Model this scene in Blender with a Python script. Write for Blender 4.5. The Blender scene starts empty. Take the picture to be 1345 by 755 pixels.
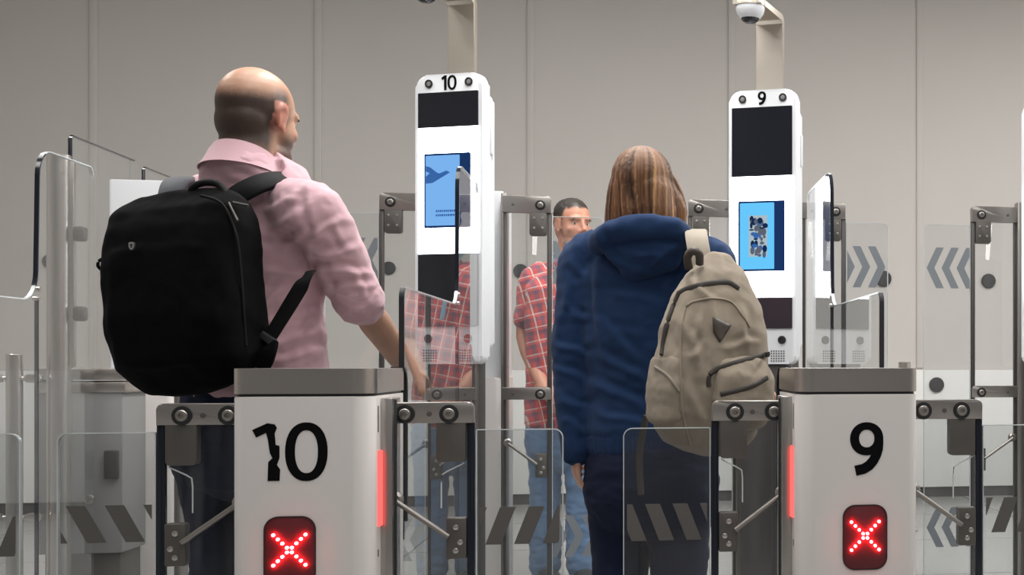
import bpy, bmesh, math, random
from mathutils import Vector, Matrix, noise
random.seed(7)
sc = bpy.context.scene
COL = sc.collection
R = math.radians
# ---------------------------------------------------------------- camera (photo is 1345 x 755)
FPX, PX0, HORIZ, CAMH = 1700.0, 1157.0, 478.0, 1.0
YAW = math.atan(317.0 / 1700.0)
SA, CA = math.sin(YAW), math.cos(YAW)
cam = bpy.data.cameras.new('camera'); camo = bpy.data.objects.new('camera', cam); COL.objects.link(camo)
camo.location = (0, 0, CAMH); camo.rotation_euler = (math.pi / 2, 0, -YAW)
cam.sensor_width = 36; cam.lens = FPX / 1345 * 36
cam.shift_x = (672.5 - PX0) / 1345; cam.shift_y = (HORIZ - 377.5) / 1345
cam.clip_start = 0.05; cam.clip_end = 100
sc.camera = camo
def W(px, py, zc):
    """world point at a depth zc in front of the lens along its axis"""
    t = (px - PX0) / FPX
    return Vector((zc * (CA * t + SA), zc * (CA - SA * t), CAMH + (HORIZ - py) / FPX * zc))
def at(px, py, Y):
    t = (px - PX0) / FPX
    return W(px, py, Y / (CA - SA * t))

# ---------------------------------------------------------------- materials
def nodes(m):
    return m.node_tree.nodes, m.node_tree.links
def mat(name, col, rough=.5, metal=0, bump=0, bscale=60, spec=.5, stretch=None, var=0, emit=None, es=0, coat=0, detail=3):
    m = bpy.data.materials.new(name); m.use_nodes = True
    n, l = nodes(m); b = n['Principled BSDF']
    c = tuple(col) + (1,)
    b.inputs['Base Color'].default_value = c
    b.inputs['Roughness'].default_value = rough; b.inputs['Metallic'].default_value = metal
    b.inputs['Specular IOR Level'].default_value = spec
    b.inputs['Coat Weight'].default_value = coat
    if emit:
        b.inputs['Emission Color'].default_value = tuple(emit) + (1,); b.inputs['Emission Strength'].default_value = es
    if bump or var:
        tc = n.new('ShaderNodeTexCoord'); mp = n.new('ShaderNodeMapping'); nz = n.new('ShaderNodeTexNoise')
        l.new(tc.outputs['Object'], mp.inputs[0]); l.new(mp.outputs[0], nz.inputs[0])
        nz.inputs['Scale'].default_value = bscale; nz.inputs['Detail'].default_value = detail
        if stretch: mp.inputs['Scale'].default_value = stretch
        if bump:
            bp = n.new('ShaderNodeBump'); bp.inputs['Strength'].default_value = bump; bp.inputs['Distance'].default_value = .004
            l.new(nz.outputs[0], bp.inputs['Height']); l.new(bp.outputs[0], b.inputs['Normal'])
        if var:
            mx = n.new('ShaderNodeMix'); mx.data_type = 'RGBA'
            mx.inputs[6].default_value = tuple(x * (1 - var) for x in col) + (1,)
            mx.inputs[7].default_value = tuple(min(1, x * (1 + var)) for x in col) + (1,)
            l.new(nz.outputs[0], mx.inputs[0]); l.new(mx.outputs[2], b.inputs['Base Color'])
    return m
def vcol_mat(name, rough=.5, bump=.2, bscale=200, spec=.4, sss=0, stretch=None):
    m = mat(name, (.5, .5, .5), rough, bump=bump, bscale=bscale, spec=spec, stretch=stretch)
    n, l = nodes(m); a = n.new('ShaderNodeVertexColor'); a.layer_name = 'col'
    l.new(a.outputs[0], n['Principled BSDF'].inputs['Base Color'])
    if sss:
        b = n['Principled BSDF']; b.inputs['Subsurface Weight'].default_value = sss; b.inputs['Subsurface Radius'].default_value = (.01, .004, .002)
        b.inputs['Subsurface Scale'].default_value = 1
    return m
def glass_mat(name, tint=(.93, .95, .95), dust=0.0):
    m = bpy.data.materials.new(name); m.use_nodes = True
    n, l = nodes(m); n.clear()
    out = n.new('ShaderNodeOutputMaterial'); mx = n.new('ShaderNodeMixShader'); fr = n.new('ShaderNodeFresnel'); fr.inputs[0].default_value = 1.5
    tr = n.new('ShaderNodeBsdfTransparent'); tr.inputs[0].default_value = tuple(tint) + (1,)
    gl = n.new('ShaderNodeBsdfGlossy'); gl.inputs['Roughness'].default_value = 0.0; gl.inputs[0].default_value = (.97, .97, .97, 1)
    ge = n.new('ShaderNodeNewGeometry'); iv = n.new('ShaderNodeMath'); iv.operation = 'SUBTRACT'; iv.inputs[0].default_value = 1; l.new(ge.outputs['Backfacing'], iv.inputs[1])
    mu = n.new('ShaderNodeMath'); mu.operation = 'MULTIPLY'; l.new(fr.outputs[0], mu.inputs[0]); l.new(iv.outputs[0], mu.inputs[1]); l.new(mu.outputs[0], mx.inputs[0]); l.new(gl.outputs[0], mx.inputs[2]); l.new(mx.outputs[0], out.inputs[0])
    if dust:
        df = n.new('ShaderNodeBsdfDiffuse'); df.inputs[0].default_value = (.7, .72, .73, 1)
        m2 = n.new('ShaderNodeMixShader'); m2.inputs[0].default_value = dust
        l.new(tr.outputs[0], m2.inputs[1]); l.new(df.outputs[0], m2.inputs[2]); l.new(m2.outputs[0], mx.inputs[1])
    else:
        l.new(tr.outputs[0], mx.inputs[1])
    return m
def emis(name, col, s):
    m = bpy.data.materials.new(name); m.use_nodes = True
    n, l = nodes(m); n.clear(); o = n.new('ShaderNodeOutputMaterial'); e = n.new('ShaderNodeEmission')
    e.inputs[0].default_value = tuple(col) + (1,); e.inputs[1].default_value = s; l.new(e.outputs[0], o.inputs[0]); return m

M = {}
M['white'] = mat('white_lacquer', (.62, .595, .58), .38, bump=.02, bscale=300)
M['cool_white'] = mat('cool_white_plastic', (.70, .72, .75), .35, bump=.02, bscale=300)
M['steel'] = mat('brushed_steel', (.50, .47, .44), .32, 1, bump=.05, bscale=40, stretch=(1, 1, 30))
M['steel_v'] = mat('brushed_steel_upright', (.50, .47, .445), .30, 1, bump=.05, bscale=40, stretch=(30, 30, 1))
M['steel_warm'] = mat('warm_brushed_steel', (.62, .57, .50), .38, 1, bump=.05, bscale=40, stretch=(30, 30, 1))
M['beam'] = mat('dull_beam_steel', (.34, .32, .30), .38, .9, bump=.05, bscale=40, stretch=(1, 1, 30), var=.08)
M['dark_steel'] = mat('dark_anodised_steel', (.085, .08, .078), .4, .7, bump=.04, bscale=80)
M['plate'] = mat('grey_clamp_steel', (.115, .108, .10), .45, .6, bump=.05, bscale=90)
M['black'] = mat('black_plastic', (.012, .012, .014), .4, bump=.03, bscale=200)
M['rubber'] = mat('black_rubber_seal', (.008, .009, .013), .5, bump=.05, bscale=150)
M['edge'] = mat('dark_glass_edge', (.010, .013, .02), .15, bump=.01, bscale=100)
M['edge_light'] = mat('pale_glass_edge', (.50, .54, .55), .2, bump=.01, bscale=100)
M['glass'] = glass_mat('clear_glass', (.955, .965, .965), .02)
M['glass_grey'] = glass_mat('smoky_gate_glass', (.88, .89, .89), .012)
M['decal'] = mat('grey_vinyl', (.085, .08, .076), .6, bump=.05, bscale=200)
M['decal_cool'] = mat('slate_vinyl', (.16, .18, .20), .55, bump=.05, bscale=200)
M['screen_dark'] = mat('dark_screen_glass', (.010, .011, .016), .12, bump=.005, bscale=10)
M['light_panel'] = emis('white_light_panel', (.93, .97, 1.0), 9.0)
M['red_light'] = emis('red_strip_light', (1.0, .13, .12), 1.5)
M['led'] = emis('red_led', (1.0, .045, .055), 80.0)
M['led_glow'] = emis('red_led_diffuser', (1.0, .0, .02), .55)
M['display'] = mat('dark_red_display', (.10, .003, .008), .5, bump=.01, bscale=100)
M['grey_panel'] = mat('grey_cabinet_lacquer', (.20, .20, .20), .45, bump=.03, bscale=120)
M['digit'] = mat('black_vinyl_digit', (.003, .003, .004), .8, bump=.04, bscale=200, spec=.08)

# ---------------------------------------------------------------- mesh helpers
def new_bm(): return bmesh.new()
def finish(name, bm, m, parent=None, smooth=True, ang=.6):
    me = bpy.data.meshes.new(name)
    bmesh.ops.recalc_face_normals(bm, faces=bm.faces[:])
    bm.to_mesh(me); bm.free()
    if m: me.materials.append(m)
    if smooth:
        for p in me.polygons: p.use_smooth = True
        me.set_sharp_from_angle(angle=ang)
    o = bpy.data.objects.new(name, me); COL.objects.link(o)
    if parent: o.parent = parent
    return o
def bev(bm, geom_verts, r, seg=2):
    if r <= 0: return
    vs = set(geom_verts)
    es = [e for e in bm.edges if e.verts[0] in vs and e.verts[1] in vs]
    bmesh.ops.bevel(bm, geom=es, offset=r, segments=seg, profile=.5, affect='EDGES', clamp_overlap=True)
def box(bm, x0, x1, y0, y1, z0, z1, r=0, seg=2, mtx=None):
    vs = []
    for x in (x0, x1):
        for y in (y0, y1):
            for z in (z0, z1): vs.append(bm.verts.new((x, y, z)))
    for f in ((0, 1, 3, 2), (4, 6, 7, 5), (0, 4, 5, 1), (2, 3, 7, 6), (0, 2, 6, 4), (1, 5, 7, 3)):
        bm.faces.new([vs[i] for i in f])
    if mtx: bmesh.ops.transform(bm, matrix=mtx, verts=vs)
    bev(bm, vs, r, seg)
MAP = {'xz': lambda u, v, d: (u, d, v), 'yz': lambda u, v, d: (d, u, v), 'xy': lambda u, v, d: (u, v, d)}
def prism(bm, pts, plane, d0, d1, r=0):
    f = MAP[plane]
    a = [bm.verts.new(f(u, v, d0)) for u, v in pts]; b = [bm.verts.new(f(u, v, d1)) for u, v in pts]
    n = len(pts)
    fa = bm.faces.new(a); fb = bm.faces.new(b[::-1])
    for i in range(n): bm.faces.new((a[i], b[i], b[(i + 1) % n], a[(i + 1) % n]))
    if r:
        es = list(set(list(fa.edges) + list(fb.edges)))
        bmesh.ops.bevel(bm, geom=es, offset=r, segments=2, profile=.5, affect='EDGES', clamp_overlap=True)
def ring_prism(bm, outer, inner, plane, d0, d1):
    f = MAP[plane]; n = len(outer); q = []
    for pts in (outer, inner):
        q.append([bm.verts.new(f(u, v, d0)) for u, v in pts]); q.append([bm.verts.new(f(u, v, d1)) for u, v in pts])
    oa, ob, ia, ib = q
    for i in range(n):
        j = (i + 1) % n
        for c in ((oa[i], oa[j], ob[j], ob[i]), (ia[i], ib[i], ib[j], ia[j]), (oa[i], ia[i], ia[j], oa[j]), (ob[i], ob[j], ib[j], ib[i])):
            bm.faces.new(c)
def rrect(x0, x1, y0, y1, r, n=6):
    """rounded rectangle; r may be four radii (x0y0, x1y0, x1y1, x0y1)"""
    if not isinstance(r, (tuple, list)): r = (r,) * 4
    pts = []
    for (cx, cy, a0, rr) in ((x0 + r[0], y0 + r[0], 180, r[0]), (x1 - r[1], y0 + r[1], 270, r[1]), (x1 - r[2], y1 - r[2], 0, r[2]), (x0 + r[3], y1 - r[3], 90, r[3])):
        if rr <= 1e-6: pts.append((cx, cy)); continue
        for k in range(n + 1):
            a = R(a0 + 90 * k / n); pts.append((cx + rr * math.cos(a), cy + rr * math.sin(a)))
    return pts
def ell(cx, cy, rx, ry, n=40, e=1.0):
    o = []
    for k in range(n):
        a = 2 * math.pi * k / n; c, s = math.cos(a), math.sin(a)
        o.append((cx + rx * math.copysign(abs(c) ** e, c), cy + ry * math.copysign(abs(s) ** e, s)))
    return o
def frame_of(d, ref=None):
    d = Vector(d).normalized()
    ref = Vector(ref) if ref is not None else (Vector((0, 0, 1)) if abs(d.z) < .9 else Vector((1, 0, 0)))
    u = (ref - d * ref.dot(d)).normalized(); return u, d.cross(u)
def cyl(bm, p0, p1, r, n=24, r2=None, bevel=0):
    p0, p1 = Vector(p0), Vector(p1); r2 = r if r2 is None else r2
    u, v = frame_of(p1 - p0)
    prof = [(0, r), (1, r2)]
    L = (p1 - p0).length; d = (p1 - p0).normalized()
    if bevel: prof = [(0, r - bevel), (bevel / L, r), (1 - bevel / L, r2), (1, r2 - bevel)]
    rings = []
    for t, rr in prof:
        c = p0.lerp(p1, t)
        rings.append([bm.verts.new(c + u * rr * math.cos(2 * math.pi * k / n) + v * rr * math.sin(2 * math.pi * k / n)) for k in range(n)])
    for a, b in zip(rings, rings[1:]):
        for k in range(n): bm.faces.new((a[k], a[(k + 1) % n], b[(k + 1) % n], b[k]))
    bm.faces.new(rings[0][::-1]); bm.faces.new(rings[-1])
def tube(bm, pts, r, n=10, ref=None, flat=1.0):
    """round (or flattened) bar along a path"""
    pts = [Vector(p) for p in pts]; rings = []
    for i, p in enumerate(pts):
        d = (pts[min(i + 1, len(pts) - 1)] - pts[max(i - 1, 0)])
        u, v = frame_of(d, ref)
        rr = r[i] if isinstance(r, (list, tuple)) else r
        rings.append([bm.verts.new(p + u * rr * math.cos(2 * math.pi * k / n) + v * rr * flat * math.sin(2 * math.pi * k / n)) for k in range(n)])
    for a, b in zip(rings, rings[1:]):
        for k in range(n): bm.faces.new((a[k], a[(k + 1) % n], b[(k + 1) % n], b[k]))
    bm.faces.new(rings[0][::-1]); bm.faces.new(rings[-1])
def lathe(bm, prof, c, axis=(0, 0, 1), n=32):
    c = Vector(c); ax = Vector(axis).normalized(); u, v = frame_of(ax); rings = []
    for r, h in prof:
        if r < 1e-6: rings.append([bm.verts.new(c + ax * h)])
        else: rings.append([bm.verts.new(c + ax * h + u * r * math.cos(2 * math.pi * k / n) + v * r * math.sin(2 * math.pi * k / n)) for k in range(n)])
    for a, b in zip(rings, rings[1:]):
        for k in range(n):
            k2 = (k + 1) % n
            if len(a) == 1 and len(b) == 1: continue
            if len(a) == 1: bm.faces.new((a[0], b[k2], b[k]))
            elif len(b) == 1: bm.faces.new((a[k], a[k2], b[0]))
            else: bm.faces.new((a[k], a[k2], b[k2], b[k]))
    if len(rings[0]) > 1: bm.faces.new(rings[0][::-1])
    if len(rings[-1]) > 1: bm.faces.new(rings[-1])
def stroke(bm, pts, ws, plane, d0, d1):
    n = len(pts); L = []; Rr = []
    for i, (x, y) in enumerate(pts):
        a = pts[max(i - 1, 0)]; b = pts[min(i + 1, n - 1)]
        dx, dy = b[0] - a[0], b[1] - a[1]; l = math.hypot(dx, dy) or 1; nx, ny = -dy / l, dx / l
        w = (ws[i] if isinstance(ws, (list, tuple)) else ws) / 2
        L.append((x + nx * w, y + ny * w)); Rr.append((x - nx * w, y - ny * w))
    for i in range(n - 1): prism(bm, [L[i], L[i + 1], Rr[i + 1], Rr[i]], plane, d0, d1)

def thing(name, label, cat, loc=(0, 0, 0), rotz=0, group=None):
    o = bpy.data.objects.new(name, None); COL.objects.link(o); o.empty_display_size = .1
    o.location = loc; o.rotation_euler = (0, 0, rotz); o['label'] = label; o['category'] = cat
    if group: o['group'] = group
    return o
def tag(o, label, cat, group=None):
    o['label'] = label; o['category'] = cat
    if group: o['group'] = group
    return o
def struct(o): o['kind'] = 'structure'; return o

# digits, in a unit-high box (0..1), drawn in a plane
def digit(bm, ch, ox, oz, h, plane, d0, d1, chipped=False):
    T = lambda p: (ox + p[0] * h, oz + p[1] * h)
    if ch == '0':
        ring_prism(bm, [T(p) for p in ell(.34, .5, .34, .5, 44, .9)], [T(p) for p in ell(.34, .5, .185, .365, 44, .9)], plane, d0, d1)
    if ch == '9':
        ring_prism(bm, [T(p) for p in ell(.315, .69, .315, .31, 44, .95)], [T(p) for p in ell(.315, .695, .145, .165, 44, .95)], plane, d0, d1)
        path = [(.545, .70), (.545, .60), (.535, .50), (.50, .39), (.44, .28), (.36, .19), (.26, .13), (.10, .095)]
        stroke(bm, [T(p) for p in path], [.165 * h, .17 * h, .175 * h, .18 * h, .185 * h, .19 * h, .19 * h, .19 * h], plane, d0 - .0004, d1)
    if ch == '1':
        if chipped:
            pts = [(135, 268), (182, 246), (205, 250), (212, 262), (205, 280), (208, 318), (220, 322), (220, 362), (212, 385), (222, 400), (220, 438), (183, 438), (185, 375), (198, 362), (190, 345), (184, 300), (178, 278), (148, 293)]
            pts = [((x - 135) / 196, (440 - y) / 196) for x, y in pts]
        else:
            pts = [(0, .84), (.24, 1), (.40, 1), (.40, 0), (.22, 0), (.22, .80), (.07, .70)]
        prism(bm, [T(p) for p in pts], plane, d0, d1)
# ================================================================ the room
WALL_Y = 9.55
def wall_mat(name, a, b):
    m = mat(name, a, .6, bump=.04, bscale=90, var=0)
    n, l = nodes(m); tc = n.new('ShaderNodeTexCoord'); nz = n.new('ShaderNodeTexNoise'); nz.inputs['Scale'].default_value = 1.3
    nz.inputs['Detail'].default_value = 4
    mx = n.new('ShaderNodeMix'); mx.data_type = 'RGBA'; mx.inputs[6].default_value = a + (1,); mx.inputs[7].default_value = b + (1,)
    l.new(tc.outputs['Object'], nz.inputs[0]); l.new(nz.outputs[0], mx.inputs[0]); l.new(mx.outputs[2], n['Principled BSDF'].inputs['Base Color'])
    return m
M['wall'] = wall_mat('warm_grey_wall_paint', (.455, .432, .412), (.485, .462, .442))
M['wall_low'] = wall_mat('white_wall_panel', (.60, .60, .59), (.64, .64, .63))
M['ceiling'] = mat('white_ceiling', (.7, .69, .67), .8, bump=.05, bscale=60)
def floor_mat():
    m = mat('polished_grey_floor', (.36, .355, .35), .22, bump=0)
    n, l = nodes(m); b = n['Principled BSDF']; tc = n.new('ShaderNodeTexCoord')
    br = n.new('ShaderNodeTexBrick'); br.offset = 0; br.inputs['Scale'].default_value = 1.0
    br.inputs['Brick Width'].default_value = 1.2; br.inputs['Row Height'].default_value = 1.2; br.inputs['Mortar Size'].default_value = .006
    br.inputs['Color1'].default_value = (.37, .365, .36, 1); br.inputs['Color2'].default_value = (.34, .335, .33, 1); br.inputs['Mortar'].default_value = (.10, .10, .10, 1)
    nz = n.new('ShaderNodeTexNoise'); nz.inputs['Scale'].default_value = 35; nz.inputs['Detail'].default_value = 6
    mx = n.new('ShaderNodeMix'); mx.data_type = 'RGBA'; mx.blend_type = 'MULTIPLY'; mx.inputs[0].default_value = .35
    l.new(tc.outputs['Object'], br.inputs[0]); l.new(tc.outputs['Object'], nz.inputs[0])
    l.new(br.outputs[0], mx.inputs[6]); l.new(nz.outputs[0], mx.inputs[7]); l.new(mx.outputs[2], b.inputs['Base Color'])
    return m
M['floor'] = floor_mat()
bm = new_bm(); box(bm, -6.2, 6.2, -1.5, WALL_Y + .2, -.2, 0); struct(finish('floor', bm, M['floor'], smooth=False))
bm = new_bm(); box(bm, -6.2, 6.2, -1.5, WALL_Y + .2, 4.2, 4.4); struct(finish('ceiling', bm, M['ceiling'], smooth=False))
bm = new_bm(); box(bm, -6.2, 6.2, WALL_Y, WALL_Y + .2, 0, 4.2); struct(finish('wall_back', bm, M['wall'], smooth=False))
bm = new_bm(); box(bm, -6.4, -6.2, -1.5, WALL_Y + .2, 0, 4.2); struct(finish('wall_left', bm, M['wall'], smooth=False))
bm = new_bm(); box(bm, 6.2, 6.4, -1.5, WALL_Y + .2, 0, 4.2); struct(finish('wall_right', bm, M['wall'], smooth=False))
for i, px in enumerate((-180, 123, 418, 697, 961, 1208, 1440)):
    x = at(px, 200, WALL_Y).x
    bm = new_bm()
    box(bm, x - .025, x + .025, WALL_Y - .012, WALL_Y + .01, .97, 4.2, .004)
    box(bm, x + .022, x + .034, WALL_Y - .003, WALL_Y + .01, .97, 4.2)
    struct(finish('trim_%d' % (i + 1), bm, M['wall']))
bm = new_bm(); box(bm, -6.2, 6.2, WALL_Y - .05, WALL_Y, .075, .955, .006); struct(finish('trim_8', bm, M['wall_low']))
bm = new_bm(); box(bm, -6.2, 6.2, WALL_Y - .03, WALL_Y, 0, .075, .0); struct(finish('baseboard_back', bm, M['dark_steel'], smooth=False))
M['disc'] = mat('matt_black_disc', (.02, .02, .022), .6, bump=.03, bscale=100)
disc_where = ['upper one at the left edge', 'lower one at the left edge', 'behind the tall gate left of kiosk 10', 'behind the shoulder of the plaid shirt', 'behind the right-pointing chevrons', 'inside the far right gate frame', 'low down right of cabinet 9']
for (px, py, r), wh in zip(((66, 343, .045), (66, 497, .048), (511, 352, .045), (684, 356, .05), (1160, 366, .06), (1298, 369, .055), (1228, 505, .056)), disc_where):
    p = at(px, py, WALL_Y)
    off = .05 if p.z < .955 + .06 else 0
    bm = new_bm(); lathe(bm, [(r * .96, 0), (r, .004), (r, .016), (r * .9, .022), (0, .024)], (p.x, WALL_Y - off, p.z), (0, -1, 0), 36)
    tag(finish('wall_bumper', bm, M['disc']), 'round black disc on the back wall, ' + wh, 'wall bumper', 'black discs on the back wall')

# ================================================================ gates
M['bolt'] = mat('worn_bolt_steel', (.30, .28, .26), .42, .9, bump=.08, bscale=300)
def clip_x(pts, x0, x1):
    def half(P, inside, cut):
        o = []
        for i in range(len(P)):
            a, b = P[i - 1], P[i]
            if inside(a) != inside(b): o.append(cut(a, b))
            if inside(b): o.append(b)
        return o
    def cutter(x):
        def c(a, b):
            t = (x - a[0]) / (b[0] - a[0]); return (x, a[1] + t * (b[1] - a[1]))
        return c
    P = half(pts, lambda p: p[0] >= x0, cutter(x0))
    return half(P, lambda p: p[0] <= x1, cutter(x1)) if P else P
def bolt(parent, x, z, y, s, r=.0145):
    bm = new_bm(); lathe(bm, [(r + .0075, 0), (r + .0075, -.003), (r * 1.0, -.0045)], (x, y, z), (0, 1, 0), 24)
    b = finish('bolt', bm, M['black'], parent)
    bm = new_bm(); lathe(bm, [(r * .92, -.003), (r * .92, -.007), (r * .8, -.009), (r * .42, -.010), (r * .36, -.005), (0, -.005)], (x, y, z), (0, 1, 0), 24)
    finish('bolt_head', bm, M['bolt'], b)
def gate(label, x, Y, s, L1, L2, tall=False, group=None, ch=(.571, .660, .034, .036, .066), name=None):
    """two-leaf folding glass gate; local x runs away from the cabinet (s = +1 right, -1 left)"""
    t = thing(name or ('tall_folding_gate' if tall else 'folding_gate'), label, 'gate', (x, Y, 0), 0, group)
    X = lambda u: s * u
    def bx(bm, u0, u1, y0, y1, z0, z1, r=0):
        a, b = sorted((X(u0), X(u1))); box(bm, a, b, y0, y1, z0, z1, r)
    ztop = 1.615 if tall else .862
    beams = [(1.612, 1.680), (.856, .906)] if tall else [(.861, .910)]
    for zb0, zb1 in beams:
        bm = new_bm(); a, b = sorted((X(0), X(L1)))
        cr = [0, 0, 0, 0]; cr[2 if s > 0 else 3] = .014
        prism(bm, rrect(a, b, zb0, zb1, cr, 5), 'xz', -.017, .017, .002)
        be = finish('beam', bm, M['beam'], t)
        zc = (zb0 + zb1) / 2 - .003
        if not tall: bolt(be, X(.045), zc, -.0165, s); bolt(be, X(L1 - .055), zc, -.0165, s)
        else: bolt(be, X(L1 - .042), zc, -.0165, s, .013)
        bm = new_bm(); lathe(bm, [(.006, .001), (.006, -.002), (0, -.003)], (X(L1 * (.5 if not tall else .22)), -.0165, zc), (0, 1, 0), 14); finish('set_screw', bm, M['plate'], be)
    # inner leaf
    bm = new_bm(); bx(bm, .012, L1 - .014, -.005, .005, .06, ztop, .001); finish('inner_leaf', bm, M['glass_grey'] if not tall else M['glass'], t)
    bm = new_bm(); bx(bm, L1 - .016, L1 + .002, -.009, .009, .06, ztop, .003); finish('hinge_edge', bm, M['edge'] if not tall else M['dark_steel'], t)
    bm = new_bm(); bx(bm, .004, .016, -.009, .009, 0, ztop, .003); finish('cabinet_edge', bm, M['edge_light'] if not tall else M['dark_steel'], t)
    if tall and x > 1.5: bm = new_bm(); bx(bm, -.028, .004, -.028, .028, 0, 1.70, .004); finish('hinge_post', bm, M['beam'], t)
    # clamp plates hanging below the beam
    zc1 = beams[0][0] + .004
    bm = new_bm(); a, b = sorted((X(L1 - .085), X(L1 - .018)))
    prism(bm, rrect(a, b, zc1 - .096, zc1, (.01, .01, 0, 0), 4), 'xz', -.016, .016, .002)
    cp = finish('clamp_plate', bm, M['plate'], t)
    if tall:
        for du in (-.066, -.034):
            for dz in (-.025, -.065):
                bm = new_bm(); lathe(bm, [(.005, 0), (.005, -.002), (0, -.003)], (X(L1 + du), -.016, zc1 + dz), (0, 1, 0), 10); finish('screw', bm, M['steel'], cp)
    # bent seal wire below the clamp
    bm = new_bm()
    if not tall: tube(bm, [(X(L1 - .022), -.007, zc1 - .098), (X(L1 - .028), -.007, zc1 - .102), (X(L1 - .06), -.007, zc1 - .118), (X(L1 - .072), -.007, zc1 - .126), (X(L1 - .074), -.007, zc1 - .145), (X(L1 - .074), -.007, .66)], .0018, 8)
    if not tall: finish('seal_edge', bm, M['edge_light'], t)
    else: bm.free()
    # closer arm + hinge plate
    zs = .682
    bm = new_bm(); bx(bm, L1 - .062, L1 - .016, -.016, .016, .540, .637, .004); hp = finish('hinge_plate', bm, M['plate'], t)
    for dz in (.615, .560, .580):
        bm = new_bm(); lathe(bm, [(.0065, 0), (.0065, -.003), (.003, -.0045), (0, -.0045)], (X(L1 - (.04 if dz != .580 else .03)), -.016, dz), (0, 1, 0), 14); finish('screw', bm, M['steel'], hp)
    bm = new_bm(); lathe(bm, [(.016, 0), (.018, -.004), (.018, -.016), (.012, -.022), (0, -.022)], (X(.022), .006, zs), (0, 1, 0), 20); piv = finish('pivot', bm, M['beam'], t)
    bm = new_bm(); cyl(bm, (X(.024), -.022, zs - .002), (X(L1 - .055), -.024, .594), .0062, 12, bevel=.001); finish('strut', bm, M['bolt'], piv)
    # outer leaf with chevrons
    zl = 1.60 if tall else .845
    u0, u1 = L1 + .004, L1 + L2
    a, b = sorted((X(u0), X(u1))); cr = [.01, .01, .004, .004]; cr[2 if s > 0 else 3] = .022
    pts = rrect(a, b, .08, zl, cr, 6)
    bm = new_bm(); prism(bm, pts, 'xz', -.005, .005); lf = finish('outer_leaf', bm, M['glass_grey'] if not tall else M['glass'], t)
    bm = new_bm(); pin = rrect(a + .0022, b - .0022, .0822, zl - .0022, [c * .9 if c > .01 else .004 for c in cr], 6)
    ring_prism(bm, pts, pin, 'xz', -.0055, .0055); finish('leaf_edge', bm, M['edge_light'], lf)
    def chev(P):
        P = clip_x(P, L1 + .012, u1 - .009)
        if len(P) < 3: return
        us = [p[0] for p in P]
        if max(us) - min(us) < .006: return
        bm = new_bm(); prism(bm, [(X(u), z) for u, z in P], 'xz', -.0075, -.0058); finish('chevron', bm, M['decal'] if not tall else M['decal_cool'], lf, smooth=False)
    if not tall:
        z0, z1, sl, w, pitch = ch
        for k in range(-1, 4):
            ub = L1 + .026 + pitch * k
            chev([(ub, z0), (ub + w, z0), (ub + w + sl, z1), (ub + sl, z1)])
    else:
        for z0, z1, w in ((1.325, 1.50, .040), (.215, .385, .042)):
            zm = (z0 + z1) / 2; sl = .042; pitch = .066; w = .034
            for k in range(3):
                ub = u1 - .012 - w - sl - pitch * k; bm = new_bm()
                for za, zb, ua, uc in ((z0, zm, ub, ub + sl), (zm, z1, ub + sl, ub)):
                    P = clip_x([(ua, za), (ua + w, za), (uc + w, zb), (uc, zb)], L1 + .008, u1)
                    if len(P) > 2: prism(bm, [(X(u), z) for u, z in P], 'xz', -.0075, -.0058)
                bmesh.ops.remove_doubles(bm, verts=bm.verts[:], dist=.0002)
                finish('chevron', bm, M['decal_cool'], lf, smooth=False)
    return t

FY, GY, BY = 3.05, 3.20, 5.42
KX = BY / 5.33
gate('low glass gate left of the cabinet marked 10, before dark jeans', -.879, GY, -1, .198, .209, group='low folding gates', ch=(.597, .681, .044, .040, .080))
gate('low glass gate on the right side of the white cabinet marked 10', -.585, GY, 1, .199, .206, group='low folding gates')
gate('low glass gate left of the cabinet marked 9, under the beige backpack', .370, GY, -1, .195, .214, group='low folding gates')
gate('low glass gate on the right side of the white cabinet marked 9', .657, GY, 1, .199, .206, group='low folding gates')
gate('low glass gate cut off by the left edge of the photo', -1.765, GY, 1, .199, .206, group='low folding gates')
gate('tall glass gate left of kiosk 10, beside the elbow of the pink shirt', -.800 * KX, BY, -1, .20, .207, True, 'tall folding gates')
gate('tall glass gate in front of the man in the red plaid shirt', -.535 * KX, BY, 1, .191, .207, True, 'tall folding gates')
gate('tall glass gate between the woman in blue and kiosk 9', .392 * KX, BY, -1, .20, .207, True, 'tall folding gates')
gate('tall glass gate right of kiosk 9, its arrows pointing right', .660 * KX, BY, 1, .185, .185, True, 'tall folding gates')
gate('tall glass gate at the far right, its arrows pointing left', 1.585 * KX, BY, -1, .205, .21, True, 'tall folding gates')

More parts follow.
